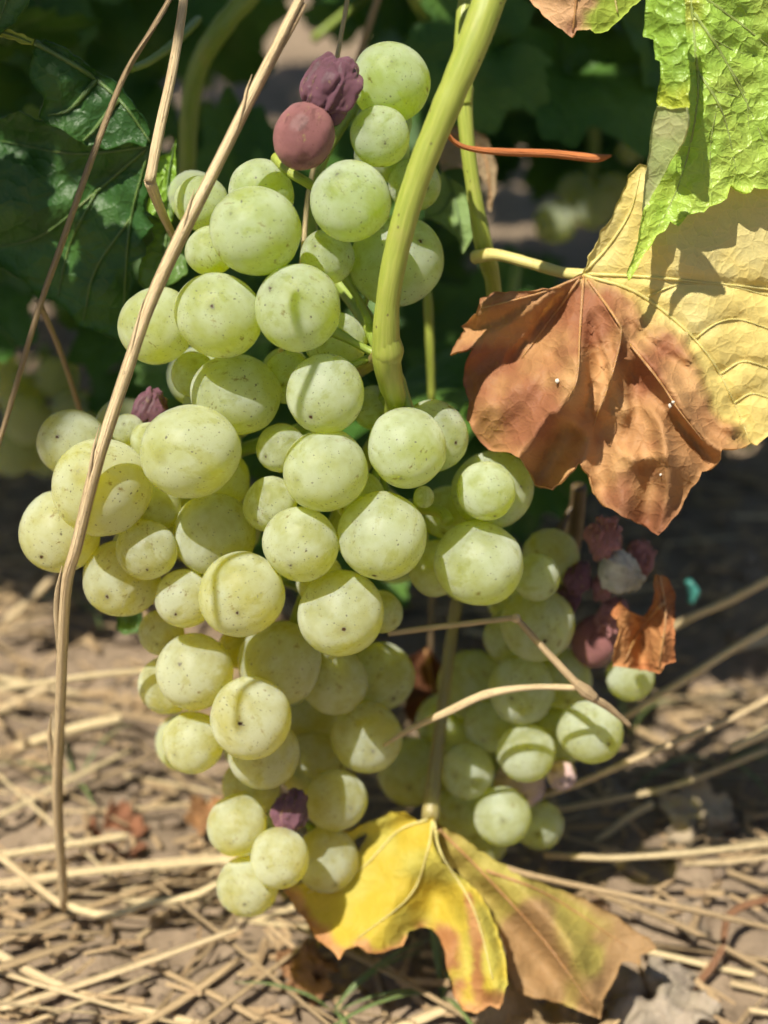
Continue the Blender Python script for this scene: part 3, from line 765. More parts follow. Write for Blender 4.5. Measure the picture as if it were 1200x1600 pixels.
def g_depth(x, y):
    x = np.asarray(x, float); y = np.asarray(y, float)
    base = 0.2405 + 0.020*((y)/440)*0.5 + 0.003*np.abs((x-1110)/120)
    dm = np.full(len(x), 1e9)
    for ln in G_VEINS:
        d, t, s = pl_dist(x, y, ln); dm = np.minimum(dm, d)
    h = 0.0012*(1-np.exp(-dm/14)) + 0.00055*fbm(col3(x*0.045, y*0.045), 3, 81) + 0.0012*fbm(col3(x*0.011, y*0.011), 2, 82)
    h += 0.0045*sstep(1060, 985, x)*sstep(260, 430, y)
    return base - h
def g_col(x, y):
    n = fbm(col3(x*0.014, y*0.014), 4, 91)
    c = lerp((0.37,0.57,0.085), (0.46,0.62,0.11), sstep(-.5, .6, n))
    e = sstep(60, 30, y)*sstep(1110, 1080, x)
    return c*(1-e[:, None]*.4)+np.array([0.45,0.35,0.05])*e[:, None]*.4
lg = empty('vine_leaf', tuple(P(1075,-80,0.236)))
tag(lg, 'bright green puckered vine leaf lit by the sun above the yellow leaf', 'leaf', 'vine leaves')
sheet('blade', G_OUT, g_depth, g_col, M_LEAF_GREEN, lg, step=6.5, rough=1.5, seed=6)
for k, ln in enumerate(G_VEINS): vein(ln, g_depth, 0.00045 if k < 4 else 0.00022, 0.00010, M_VEIN_GREEN, lg, lift=-0.00018)
tube('petiole', [P(1076,-78,0.2365), P(1090,-160,0.235), P(1130,-260,0.245)], [0.0012,0.0011,0.0013], M_STEM, lg)
FL_OUT = [(1012,-60),(1010,0),(1008,40),(1006,58),(1022,62),(1024,92),(1032,96),(1033,120),(1026,158),(1030,166),(1050,170),(1076,168),(1077,120),(1072,40),(1066,-60)]
def fl_depth(x, y):
    base = 0.2300 + 0.004*(np.asarray(y)/170)
    u = (np.asarray(x)-1072)/60.0
    return base + 0.0045*u*u - 0.0006*fbm(col3(x*0.04, y*0.04), 3, 95) 
def fl_col(x, y):
    t = sstep(110, 168, y+10*fbm(col3(x*.06, y*.06), 3, 5))
    return lerp((0.30,0.48,0.07), (0.48,0.54,0.06), t)
sheet('folded_lobe', FL_OUT, fl_depth, fl_col, M_LEAF_GREEN, lg, step=6, rough=1.2, seed=8)
UN_OUT = [(1026,165),(1050,171),(1074,168),(1077,195),(1068,222),(1050,250),(1030,285),(1014,312),(1004,330),(1006,300),(1012,250),(1018,200)]
def un_depth(x, y):
    u = (np.asarray(x)-1020)/50.0
    return 0.2325 + 0.012*(np.asarray(y)-165)/165*0.6 - 0.0035*np.clip(u, 0, 1.2)**2 + 0.0003*fbm(col3(x*0.05, y*0.05), 2, 96)
def un_col(x, y): return lerp((0.36,0.42,0.17), (0.44,0.46,0.22), sstep(-.5, .5, fbm(col3(x*.03, y*.03), 3, 6)))
ub = sheet('curled_margin', UN_OUT, un_depth, un_col, M_LEAF_YELLOW, lg, step=6, rough=1.2, seed=9)
ub['label'] = 'pale green underside of the curled leaf margin'

# --- leaf tip entering at the top edge, half browned
T_OUT = [(800,-80),(818,-20),(832,8),(848,22),(862,36),(878,46),(892,60),(900,50),(912,46),(922,47),(930,53),(950,46),(970,30),(985,14),(1002,-4),(1030,-50),(1010,-110),(900,-130)]
def t_depth(x, y):
    return 0.238 + 0.012*(np.asarray(y)/100)*0.4 + 0.003*((np.asarray(x)-915)/90)**2 - 0.0009*fbm(col3(x*0.03, y*0.03), 3, 15)
def t_col(x, y):
    b = sstep(935, 915, x+12*fbm(col3(x*.04, y*.04), 3, 16))
    c = lerp((0.34,0.44,0.06), (0.60,0.36,0.19), b)
    k = np.exp(-(((x-893)/14)**2+((y-48)/16)**2))[:, None]
    return c*(1-k*.7)+np.array([0.20,0.07,0.05])*k*.7
lt = empty('vine_leaf', tuple(P(915,-110,0.238)))
tag(lt, 'half browned green leaf tip poking down at the top edge', 'leaf', 'vine leaves')
sheet('blade', T_OUT, t_depth, t_col, M_LEAF_YELLOW, lt, step=7, rough=2.0, seed=14)
vein([(915,-110),(905,-40),(895,50)], t_depth, 0.0004, 0.0002, M_VEIN_BROWN, lt)
vein([(918,-110),(950,-50),(965,20)], t_depth, 0.0004, 0.0002, M_VEIN_YELLOW, lt)
tube('petiole', [P(915,-108,0.2376), P(925,-170,0.236), P(960,-240,0.25)], [0.001,0.001,0.0012], M_STEM, lt)

# --- yellow leaf resting on the ground under the bunch: a sunny left half and a browner right half
B_OUT = [(676,1276),(655,1283),(634,1268),(610,1270),(560,1292),(503,1316),(520,1322),(556,1308),(575,1300),(560,1330),(520,1370),(478,1378),(455,1384),(444,1391),(460,1417),(487,1453),(497,1473),(512,1480),(530,1498),(540,1484),(557,1478),(572,1488),(587,1492),(612,1482),
 (628,1478),(636,1456),(655,1447),(676,1452),(690,1470),(697,1500),(704,1530),(710,1560),(722,1578),(745,1584),(767,1570),(780,1575),(793,1540),(790,1500),(780,1467),(763,1420),(740,1387),(716,1368),(690,1345),(678,1318)]
def b_depth(x, y):
    x = np.asarray(x, float); y = np.asarray(y, float)
    g = gdepth(x, y, 0.006)
    base = 0.2960 - 0.000045*np.clip(y-1280, 0, 300)
    h = 0.004*np.exp(-((pl_dist(x, y, [(676,1280),(640,1400),(560,1470)])[0])/50)**2)
    h += 0.005*np.exp(-((pl_dist(x, y, [(690,1330),(745,1430),(775,1540)])[0])/26)**2)
    h -= 0.005*np.exp(-((pl_dist(x, y, [(680,1400),(665,1455)])[0])/32)**2)
    h += 0.0012*fbm(col3(x*0.02, y*0.02), 4, 35)
    h += 0.004*np.exp(-((pl_dist(x, y, [(505,1316),(560,1292),(630,1267)])[0])/14)**2)
    return np.minimum(base - h, g)
def b_col(x, y):
    yel = lerp((0.53,0.40,0.045), (0.50,0.43,0.08), sstep(-.5, .5, fbm(col3(x*.02, y*.02), 3, 36)))
    n = 18*fbm(col3(x*.03, y*.03), 3, 37)
    edge = np.minimum.reduce([pl_dist(x, y, [(444,1391),(487,1453),(530,1498),(587,1492),(628,1478)])[0], pl_dist(x, y, [(628,1478),(655,1447),(690,1470),(710,1560)])[0]*1.15, pl_dist(x, y, [(730,1400),(745,1470),(745,1580)])[0]*2.6, pl_dist(x, y, [(720,1580),(800,1570)])[0]*1.0])
    b = sstep(24, 5, edge+n)*0.85
    br = lerp((0.56,0.27,0.13), (0.34,0.12,0.06), sstep(-.4, .5, fbm(col3(x*.03+9, y*.03), 3, 38)))
    return yel*(1-b[:, None])+br*b[:, None]
lb = empty('vine_leaf', tuple(P(674,1280,0.295)))
tag(lb, 'yellow vine leaf with reddish brown edges below the big bunch', 'leaf', 'vine leaves')
sheet('blade', B_OUT, b_depth, b_col, M_LEAF_YELLOW, lb, step=7, rough=2.0, seed=24)
B2_OUT = [(676,1284),(700,1296),(735,1318),(765,1338),(800,1362),(838,1378),(870,1388),(905,1400),(940,1418),(972,1438),(1000,1460),(1014,1466),(1026,1482),(1012,1489),(1000,1493),(1002,1508),(986,1503),(972,1505),(960,1530),(942,1562),(938,1592),(915,1582),(880,1570),(832,1558),(806,1548),(794,1520),(786,1470),(766,1418),(742,1386),(712,1362),(686,1335)]
def b2_depth(x, y):
    x = np.asarray(x, float); y = np.asarray(y, float)
    g = gdepth(x, y, 0.005)
    base = 0.3005 - 0.00003*np.clip(y-1280, 0, 300)
    h = 0.004*np.exp(-((pl_dist(x, y, [(690,1300),(800,1400),(900,1480)])[0])/34)**2) - 0.003*np.exp(-((pl_dist(x, y, [(720,1360),(830,1480),(900,1580)])[0])/24)**2)
    h += 0.0035*np.exp(-((pl_dist(x, y, [(820,1380),(870,1450),(930,1560)])[0])/22)**2)
    h += 0.0014*fbm(col3(x*0.02, y*0.02), 4, 45)
    return np.minimum(base - h, g)
def b2_col(x, y):
    yel = lerp((0.36,0.28,0.07), (0.44,0.37,0.09), sstep(-.5, .5, fbm(col3(x*.02, y*.02), 3, 46)))
    b = sstep(-.35, .25, fbm(col3(x*.011, y*.011), 3, 47)+0.5*sstep(1460, 1560, y)+0.5*sstep(920, 1000, x))
    return yel*(1-b[:, None])+np.array([0.36,0.22,0.10])*b[:, None]
q = sheet('browned_half', B2_OUT, b2_depth, b2_col, M_LEAF_YELLOW, lb, step=8, rough=2.2, seed=26)
q['label'] = 'browner half of the yellow leaf folded towards the ground'
for ln in ([(676,1282),(668,1330),(640,1400),(560,1465)], [(678,1284),(690,1335),(740,1420),(770,1530)], [(668,1280),(620,1300),(560,1360),(480,1395)]): vein(ln, b_depth, 0.0004, 0.00014, M_VEIN_YELLOW, lb)
for ln in ([(680,1290),(760,1370),(850,1470),(930,1580)], [(760,1360),(860,1400),(980,1480)]): vein(ln, b2_depth, 0.0004, 0.00014, M_VEIN_BROWN, lb)
tube('petiole', [P(715,930,0.303), P(702,1020,0.302), P(690,1120,0.300), P(680,1200,0.298), P(672,1282,0.2945)], [0.0012,0.00125,0.0013,0.0015,0.0018], M_STEM_WOOD, lb, sides=10, wob=.05)

# --- dark leaves on the left
def simple_leaf(label, outline, dfun, cols, mat, veins, stem=None, seed=0, vm=M_VEIN_SHADE, step=10, name='vine_leaf', amp=0.0012, group='vine leaves', vr=0.0004):
    def dep(x, y):
        x = np.asarray(x, float); y = np.asarray(y, float)
        h = amp*fbm(col3(x*0.018, y*0.018), 4, seed)
        for ln in veins:
            d, t, s = pl_dist(x, y, ln); h -= 0.0011*np.exp(-(d/22)**2)
        return dfun(x, y) - h
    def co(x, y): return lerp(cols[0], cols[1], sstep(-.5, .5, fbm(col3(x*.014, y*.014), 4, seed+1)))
    b = veins[0][0] if veins else outline[0]
    root = empty(name, tuple(P(b[0], b[1], float(dep(np.array([b[0]]), np.array([b[1]]))[0]))))
    tag(root, label, 'leaf', group)
    sheet('blade', outline, dep, co, mat, root, step=step, rough=2.5, seed=seed)
    for ln in veins: vein(ln, dep, vr, vr*0.35, vm, root, lift=0.0001)
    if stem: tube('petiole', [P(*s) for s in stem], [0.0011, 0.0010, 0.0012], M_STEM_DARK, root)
    return root
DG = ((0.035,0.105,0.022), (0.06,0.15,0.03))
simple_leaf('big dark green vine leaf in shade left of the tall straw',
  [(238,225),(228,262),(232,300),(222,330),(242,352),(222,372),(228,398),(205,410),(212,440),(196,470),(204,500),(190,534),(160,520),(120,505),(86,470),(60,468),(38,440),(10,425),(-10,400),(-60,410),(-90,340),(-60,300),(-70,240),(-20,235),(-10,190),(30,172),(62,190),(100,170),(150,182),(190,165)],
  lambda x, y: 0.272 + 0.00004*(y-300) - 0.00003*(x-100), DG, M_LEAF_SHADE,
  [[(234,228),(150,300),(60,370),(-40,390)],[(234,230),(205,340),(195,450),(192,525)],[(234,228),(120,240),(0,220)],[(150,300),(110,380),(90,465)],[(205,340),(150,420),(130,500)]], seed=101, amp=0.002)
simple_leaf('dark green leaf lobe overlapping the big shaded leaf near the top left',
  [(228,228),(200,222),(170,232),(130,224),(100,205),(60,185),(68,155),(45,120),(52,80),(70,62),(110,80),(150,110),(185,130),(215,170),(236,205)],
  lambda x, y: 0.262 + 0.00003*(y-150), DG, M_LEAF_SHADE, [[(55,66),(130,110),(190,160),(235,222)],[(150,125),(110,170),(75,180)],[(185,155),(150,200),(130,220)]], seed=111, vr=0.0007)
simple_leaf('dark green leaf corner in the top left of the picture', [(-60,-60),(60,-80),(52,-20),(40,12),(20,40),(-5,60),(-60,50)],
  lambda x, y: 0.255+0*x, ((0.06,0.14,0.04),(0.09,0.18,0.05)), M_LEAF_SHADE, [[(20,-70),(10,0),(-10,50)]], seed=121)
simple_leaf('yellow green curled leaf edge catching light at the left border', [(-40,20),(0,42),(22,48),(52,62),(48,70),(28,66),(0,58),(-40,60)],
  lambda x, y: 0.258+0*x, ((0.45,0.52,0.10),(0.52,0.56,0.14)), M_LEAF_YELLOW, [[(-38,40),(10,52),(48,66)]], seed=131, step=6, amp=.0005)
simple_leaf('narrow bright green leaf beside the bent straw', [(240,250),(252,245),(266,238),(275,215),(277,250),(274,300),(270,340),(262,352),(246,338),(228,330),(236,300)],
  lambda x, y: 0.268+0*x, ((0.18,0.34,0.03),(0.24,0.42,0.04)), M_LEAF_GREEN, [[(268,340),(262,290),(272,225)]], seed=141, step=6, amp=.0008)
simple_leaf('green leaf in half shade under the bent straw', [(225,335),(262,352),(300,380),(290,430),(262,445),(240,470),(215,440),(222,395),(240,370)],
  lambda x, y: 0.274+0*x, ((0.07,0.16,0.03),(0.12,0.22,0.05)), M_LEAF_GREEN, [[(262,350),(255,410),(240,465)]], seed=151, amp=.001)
simple_leaf('pale green leaf patch behind the thick green stalk', [(690,268),(720,290),(740,330),(738,372),(722,398),(715,372),(690,350),(662,340),(668,300)],
  lambda x, y: 0.288+0*x, ((0.20,0.30,0.10),(0.26,0.34,0.13)), M_LEAF_YELLOW, [[(700,275),(715,330),(722,395)],[(708,300),(690,330),(668,338)]], seed=161, step=7)
simple_leaf('dried beige leaf hanging behind the second green stem', [(690,200),(730,195),(762,215),(776,250),(775,290),(768,332),(760,320),(762,290),(745,270),(720,262),(690,268),(680,235)],
  lambda x, y: 0.300+0*x, ((0.36,0.26,0.16),(0.28,0.20,0.12)), M_LEAF_DRY, [[(700,205),(755,240),(768,325)]], seed=171, step=7, vm=M_VEIN_BROWN)
simple_leaf('small dark green leaf below the left cluster of grapes', [(184,960),(200,950),(222,958),(226,985),(214,990),(198,994),(182,984)],
  lambda x, y: 0.300+0*x, ((0.07,0.15,0.04),(0.10,0.19,0.05)), M_LEAF_SHADE, [[(186,958),(205,972),(222,984)]], seed=181, step=6)
simple_leaf('small crumpled brown leaf hanging beside the second bunch', [(1022,896),(1045,905),(1056,930),(1052,985),(1054,1035),(1040,1040),(1028,1052),(1010,1046),(985,1044),(958,1040),(962,1010),(970,985),(955,960),(968,942),(985,955),(1005,962),(1022,940)],
  lambda x, y: 0.281 - 0.004*np.exp(-((pl_dist(x, y, [(1020,900),(1040,960),(1030,1045)])[0])/12)**2) + 0.005*np.exp(-((x-1004)/12)**2), ((0.52,0.25,0.10),(0.42,0.17,0.07)), M_LEAF_DRY,
  [[(1030,898),(1040,960),(1030,1040)],[(1038,940),(1000,985),(975,1035)]], seed=191, step=6, vm=M_VEIN_BROWN, amp=0.003)
simple_leaf('dark red brown dead leaf in the gap between the bunches', [(640,1030),(670,1010),(700,1060),(720,1130),(700,1180),(660,1160),(632,1110)],
  lambda x, y: 0.340+0*x, ((0.16,0.055,0.025),(0.12,0.05,0.025)), M_LEAF_DRY, [[(665,1015),(680,1090),(690,1170)]], seed=201, vm=M_VEIN_BROWN, amp=0.003)

# --- generic vine leaf, copied through the shaded leaves behind and the added shade canopy above
def leaf_template(seed):
    rs = np.random.default_rng(seed)
    lob = [(90, 1.0, 26), (38, 0.86, 24), (142, 0.86, 24), (-14, 0.66, 24), (194, 0.66, 24), (-52, .46, 20), (232, .46, 20)]
    n = 150; out = []
    for k in range(n):
        a = -90+360*(k+.5)/n
        r = 0.10
        for (c, l, w) in lob:
            dd = (a-c+180) % 360-180
            r = max(r, l*(1-0.55*min(1, abs(dd)/w*0.62)**1.5)) if abs(dd) < w*1.75 else r
        tooth = abs(((k*0.155+seed*.3) % 1)-.5)*2
        r *= 0.93+0.13*tooth + rs.normal(0, .008)
        da = abs((a+90+180) % 360-180)
        r *= sstep(0, 26, np.array([da]))[0]*0.92+0.08
        out.append((r*math.cos(math.radians(a)), r*math.sin(math.radians(a))))
    v, f = tri_fill(np.array(out), 0.065, seed)
    veins = [[(0, 0), (l*.93*math.cos(math.radians(c)), l*.93*math.sin(math.radians(c)))] for (c, l, w) in lob[:5]]
    cu = rs.uniform(-.25, .35); tw = rs.uniform(-.3, .3)
    def zf(x, y):
        z = 0.05*fbm(col3(x*2.2+seed, y*2.2), 3, seed)
        for ln in veins:
            d, t, s = pl_dist(x, y, ln); z -= 0.045*np.exp(-(d/.09)**2)
        return z - cu*(x*x+0.6*y*y)*.5 + tw*x*y*.5
    return v, f, veins, zf
LEAFT = []; CANT = []
for s in range(4):
    v, f, vs, zf = leaf_template(300+s)
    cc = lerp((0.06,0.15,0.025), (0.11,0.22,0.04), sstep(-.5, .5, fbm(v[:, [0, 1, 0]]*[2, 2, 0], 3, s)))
    me = new_mesh('blade', np.column_stack([v, zf(v[:, 0], v[:, 1])]), f, M_LEAF_SHADE, col=cc, uv=v*32)
    vm = []
    for ln in vs:
        q = densify(ln, 0.08, closed=False); q = np.vstack([q, [ln[-1]]])
        pts = np.column_stack([q, zf(q[:, 0], q[:, 1])+0.004])
        vm.append(new_mesh('vein', *tube_geo(pts, [0.013, 0.005], sides=5, samples=len(pts))[:2], M_VEIN_SHADE))
    pm = new_mesh('petiole', *tube_geo([(0, 0, 0), (0.02, -.4, .03), (0.1, -.85, -.06)], [0.028, 0.024, 0.032], sides=7, samples=9)[:2], M_STEM_DARK)
    LEAFT.append((me, vm, pm)); CANT.append((v, f, vs, zf))
def put_leaf(pos, normal, spin, size, label, group, kind=0, parts=True):
    me, vm, pm = LEAFT[kind]
    root = empty('vine_leaf', tuple(pos)); tag(root, label, 'leaf', group)
    root.rotation_mode = 'QUATERNION'
    root.rotation_quaternion = Vector(normal).to_track_quat('Z', 'Y') @ Quaternion((0, 0, 1), spin)
    root.scale = (size,)*3
    link('blade', me, root)
    if parts:
        for m in vm: link('vein', m, root)
        link('petiole', pm, root)
    return root

# leaves seen behind, in the shade
back = np.random.default_rng(12)
def region(px, py):
    if px < 330: return 'in the dark left of the tall straw' if py > 250 else 'in the dark top left corner'
    if px < 760: return 'in the dark behind the top of the big bunch'
    return 'in the dark gap around the orange tendril' if py < 420 else 'in the dark behind the dried brown lobe'
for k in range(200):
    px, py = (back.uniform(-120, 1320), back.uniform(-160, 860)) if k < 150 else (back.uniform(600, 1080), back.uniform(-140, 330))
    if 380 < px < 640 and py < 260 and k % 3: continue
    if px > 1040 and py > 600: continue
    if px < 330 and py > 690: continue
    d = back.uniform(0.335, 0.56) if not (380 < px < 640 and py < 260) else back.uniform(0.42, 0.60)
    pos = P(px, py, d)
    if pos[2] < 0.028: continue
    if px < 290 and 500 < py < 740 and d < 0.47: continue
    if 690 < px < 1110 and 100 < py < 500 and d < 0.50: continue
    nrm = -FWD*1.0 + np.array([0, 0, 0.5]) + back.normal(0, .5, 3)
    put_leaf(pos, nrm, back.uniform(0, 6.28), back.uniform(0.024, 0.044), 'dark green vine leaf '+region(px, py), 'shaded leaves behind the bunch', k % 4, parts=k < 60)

# unseen canopy leaves added above the frame to shade the back and the top left
LIT = [q[0] for q in done_main if q[5] < 1.0] + [P(*q) for q in ((1130,120,.24),(1180,200,.24),(1120,260,.245),(1190,80,.24),(1040,80,.23),(1050,220,.235),(930,30,.24),(870,20,.24),
   (980,360,.262),(1080,450,.265),(1180,500,.27),(1120,640,.268),(800,480,.26),(780,600,.26),(760,670,.26),(950,560,.258),(1000,680,.26),(1040,780,.265),(900,640,.255),
   (600,1400,.30),(540,1430,.30),(660,1400,.30),(760,1480,.30),(740,1540,.30),(700,100,.23),(640,330,.236),(735,200,.27),(755,330,.27),(850,235,.262),(930,245,.262),
   (820,1176,.29),(815,1060,.295),(730,1220,.295),(785,1280,.295),(1010,990,.288),(970,890,.29),(945,835,.29),
   (250,200,.245),(240,270,.245),(470,10,.22),(400,130,.222),(300,330,.226),(230,470,.230),(110,880,.25),(95,1100,.27),(270,280,.268))]
for px in range(-40, 400, 55):
    for py in range(985, 1640, 75):
        g = float(gdepth(px, py)); LIT.append(P(px, py, g))
for (px, py) in ((450,1560),(550,1560),(640,1560),(850,1590),(980,1540),(1000,1580),(500,1520)): LIT.append(P(px, py, float(gdepth(px, py))))
for q in ((845,140,.40),(860,190,.41),(930,110,.39),(1100,1420,None),(1090,1300,None),(1000,1250,.346),(960,1248,.337),(1150,1010,.322),(1180,930,.331),(1180,1100,.308)): LIT.append(P(q[0], q[1], q[2] or float(gdepth(q[0], q[1]))))
LIT = np.array(LIT)
shade = np.random.default_rng(31)
def ray_dist(pts, c):
    v = c-pts; t = v @ SUN
    return np.linalg.norm(v-t[:, None]*SUN, axis=1), t
made = []
TARGET = []
for _ in range(1500):
    if _ < 40: q = DIM[_ % len(DIM)]; px, py, d = q[0]+shade.normal(0, 25), q[1]+shade.normal(0, 25), 0.425
    elif _ < 80: q = FAR[_ % len(FAR)]; px, py, d = q[0]+shade.normal(0, 20), q[1]+40+shade.normal(0, 20), 0.455
    elif _ < 170: px, py, d = shade.uniform(240, 620), shade.uniform(-40, 230), 0.9
    elif shade.random() < 0.45: px, py, d = shade.uniform(-60, 300), shade.uniform(-100, 700), shade.uniform(0.262, 0.40)
    else: px, py = shade.uniform(-200, 1400), shade.uniform(-150, 1100); d = shade.uniform(0.30, 0.75)
    p = P(px, py, d)
    if p[2] < 0: p = P(px, py, float(gdepth(px, py)))
    TARGET.append(p)
for p in TARGET:
    # already shaded?
    if any(ray_dist(p[None], c)[0][0] < s*0.55 and ray_dist(p[None], c)[1][0] > 0 for c, s in made): continue
    for _try in range(40):
        t = shade.uniform(0.03, 0.55); c = p+SUN*t; s = shade.uniform(0.012, 0.042)
        if c[2] < 0.06: continue
        rel = c-C0; dep = rel @ FWD
        if dep > 0.02:
            sx, sy = 600+FPX*(rel @ RIGHT)/dep, 800-FPX*(rel @ UP)/dep; mr = 1.05*s/dep*FPX
            if -mr < sx < 1200+mr and -mr < sy < 1600+mr: continue
        elif np.linalg.norm(rel) < 0.06: continue
        dd, tt = ray_dist(LIT, c)
        if np.any((dd < s*0.98+0.003) & (tt > 0)): continue
        made.append((c, s)); break
CV = []; CF = []; CC = []; CU = []; nb = 0
for k, (c, sz_) in enumerate(made):
    v, f, vs, zf = CANT[k % 4]
    q = Vector(SUN + shade.normal(0, .28, 3)).to_track_quat('Z', 'Y') @ Quaternion((0, 0, 1), shade.uniform(0, 6.28))
    CV.append((np.column_stack([v, zf(v[:, 0], v[:, 1])])*sz_) @ np.array(q.to_matrix()).T + c)
    CF += [[i+nb for i in t_] for t_ in f]; nb += len(v); CU.append(v*32)
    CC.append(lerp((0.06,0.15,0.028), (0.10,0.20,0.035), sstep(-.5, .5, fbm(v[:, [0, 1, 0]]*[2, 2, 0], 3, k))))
tag(link('added_shade_canopy', new_mesh('added_shade_canopy', np.vstack(CV), CF, M_LEAF_SHADE, col=np.vstack(CC), uv=np.vstack(CU))), 'unseen vine canopy leaves added above the picture to cast shade', 'canopy', kind='stuff')
print('canopy leaves', len(made))

# ------------------------------------------------------------------ other stems and the tendril
cane = empty('vine_shoot', tuple(P(725,60,.262)))
tag(cane, 'green vine shoot running down behind the thick stalk', 'shoot')
tube('stem', [P(735,-60,.270), P(722,60,.268), P(724,130,.267), P(730,220,.268), P(742,310,.270), P(756,385,.273), P(770,440,.278), P(775,520,.286)], [0.0014,0.0014,0.0017,0.0014,0.0014,0.0017,0.0015,0.0013], M_STEM, cane, sides=10, wob=.06)
tube('node', [P(724,120,.2668), P(724,140,.2668), P(726,165,.2668)], [0.0014,0.0019,0.0014], M_STEM, cane, sides=10)
td = empty('tendril', tuple(P(694,195,.258))); tag(td, 'orange brown dried tendril reaching out sideways from the thick stalk', 'tendril')
tube('stalk', [P(690,180,.256), P(694,198,.2565), P(706,218,.257), P(730,231,.258), P(780,237,.259), P(860,240,.260), P(930,247,.260), P(955,243,.260)], [0.0005,0.00055,0.0006,0.00065,0.0009,0.0010,0.0011,0.0003], M_TENDRIL, td, sides=8, flat=.7)
for (lab, pts, r, m) in (
  ('thin green stem hanging behind the stalk node', [(668,455,.300),(671,520,.302),(675,630,.306)], 0.0009, M_STEM),
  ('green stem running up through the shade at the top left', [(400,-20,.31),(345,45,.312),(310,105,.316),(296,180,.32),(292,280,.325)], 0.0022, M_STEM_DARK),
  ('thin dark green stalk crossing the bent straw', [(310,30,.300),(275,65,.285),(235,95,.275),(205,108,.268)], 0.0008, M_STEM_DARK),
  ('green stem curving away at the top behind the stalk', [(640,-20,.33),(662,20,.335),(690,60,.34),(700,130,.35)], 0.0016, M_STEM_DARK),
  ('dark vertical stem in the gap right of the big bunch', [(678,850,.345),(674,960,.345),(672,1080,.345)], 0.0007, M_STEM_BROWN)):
    o = tube('vine_shoot', [P(*q) for q in pts], [r, r, r*.9], m, sides=8, wob=.08); tag(o, lab, 'shoot', 'thin stems')

# ------------------------------------------------------------------ straws
def straw(label, pts, r, mat, flakes=(), group='dry straws', seed=0, nodes=(), sides=9, smooth_path=True, pdepth=True):
    W = [P(*q) for q in pts] if pdepth else pts
    root = empty('straw', tuple(W[-1])); tag(root, label, 'straw', group)
    rr = [q*.86 for q in (r if isinstance(r, (list, tuple)) else [r, r*.97, r*.93])]
    tube('stalk', W, rr, mat, root, sides=sides, samples=max(12, len(W)*7), wob=.05, ridge=.10, seed=seed, smooth_path=smooth_path)
    for fl in flakes:
        q = [P(*s) for s in fl]
        tube('sheath', q, [r0 for r0 in (0.0002, 0.00055, 0.00045, 0.0001)], mat, root, sides=6, flat=.45, ridge=.1, seed=seed+3)
    for nd in nodes:
        a, b, rad = nd; tube('knot', [P(*a), (P(*a)+P(*b))/2, P(*b)], [rad*.8, rad*1.15, rad*.8], mat, root, sides=9)
    return root
# the tall straw; over shifts points sunward for the straw added to cast shadow
def over(px, py, d, t): return P(px, py, d) + SUN*t
S1P = [(540,-140,.231),(502,-66,.2315),(470,-6,.232),(432,70,.2325),(395,142,.233),(330,272,.234),(280,368,.2347),(235,468,.2358),(196,580,.2373),(150,722,.2402),(118,852,.2458),(101,925,.2515),(93,1100,.268),(88,1250,.284),(100,1420,.3095)]
def s1d(y, off=0.0): return float(np.interp(y, [q[1] for q in S1P], [q[2] for q in S1P]))+off
S1 = [P(*q) for q in S1P]
root = straw('tall split golden straw slanting in front of the bunch on the left', S1, [0.0009,0.0009,0.00095,0.00100,0.00105,0.00105,0.0010,0.00095,0.0009], M_STRAW, pdepth=False, seed=2, sides=11, flakes=[[(x, y, s1d(y, -0.0006)) for x, y in f] for f in (
  ((372,196),(380,166),(385,142),(394,116)), ((284,366),(290,340),(296,320),(304,296)), ((200,572),(208,530),(214,505),(225,466)),
  ((133,782),(141,730),(146,700),(156,662)), ((90,1020),(88,960),(89,925),(97,884)), ((84,1210),(79,1170),(77,1145),(80,1116)))])
tube('strand', [P(x, y, s1d(y, .0004)) for x, y in ((477,6),(403,142),(338,272),(243,468),(204,580),(158,722),(125,852),(107,925),(98,1100),(94,1250),(103,1400))], [0.0004,0.0005,0.0005,0.0005,0.0005,0.0005,0.0004], M_STRAW_DULL, root, sides=7, samples=60, ridge=.2, wob=.1)
straw('unseen thin straw added above the picture to cast shadow bands on the grapes', [over(515,565,.245,.34), over(515,565,.245,.20), over(512,575,.245,.10), over(503,690,.247,.105), over(356,870,.25,.125), over(348,960,.25,.135), over(392,1100,.262,.150), over(402,1180,.264,.160)], [0.0006,0.0008,0.0008,0.0008,0.0007], M_STRAW, pdepth=False, seed=61)  # added out of view so that its shadow bands fall on the grapes
bent = straw('speckled straw snapped to a sharp bend at the upper left', [(290,-30,.246),(283,30,.2455),(268,118,.245),(250,200,.2445),(234,284,.244)], [0.0008,0.0009,0.00095,0.0010], M_STRAW, seed=5)
tube('stalk', [P(234,282,.2445), P(250,325,.252), P(272,372,.262)], [0.0010,0.0008,0.0006], M_STRAW, bent, sides=8)
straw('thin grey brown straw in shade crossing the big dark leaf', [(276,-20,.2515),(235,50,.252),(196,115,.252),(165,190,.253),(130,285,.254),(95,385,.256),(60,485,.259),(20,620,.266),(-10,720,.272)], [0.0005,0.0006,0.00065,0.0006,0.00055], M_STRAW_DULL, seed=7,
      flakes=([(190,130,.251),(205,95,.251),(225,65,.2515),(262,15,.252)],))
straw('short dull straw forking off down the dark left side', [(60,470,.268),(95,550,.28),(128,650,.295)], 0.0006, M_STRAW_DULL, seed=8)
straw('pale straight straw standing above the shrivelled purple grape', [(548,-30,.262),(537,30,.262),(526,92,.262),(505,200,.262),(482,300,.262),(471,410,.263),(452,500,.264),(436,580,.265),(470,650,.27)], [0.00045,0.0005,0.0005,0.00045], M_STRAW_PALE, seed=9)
straw('dim straw standing in the shade near the top centre', [(600,-30,.33),(580,30,.332),(560,95,.335),(535,180,.34)], 0.0009, M_STRAW_DULL, seed=10)
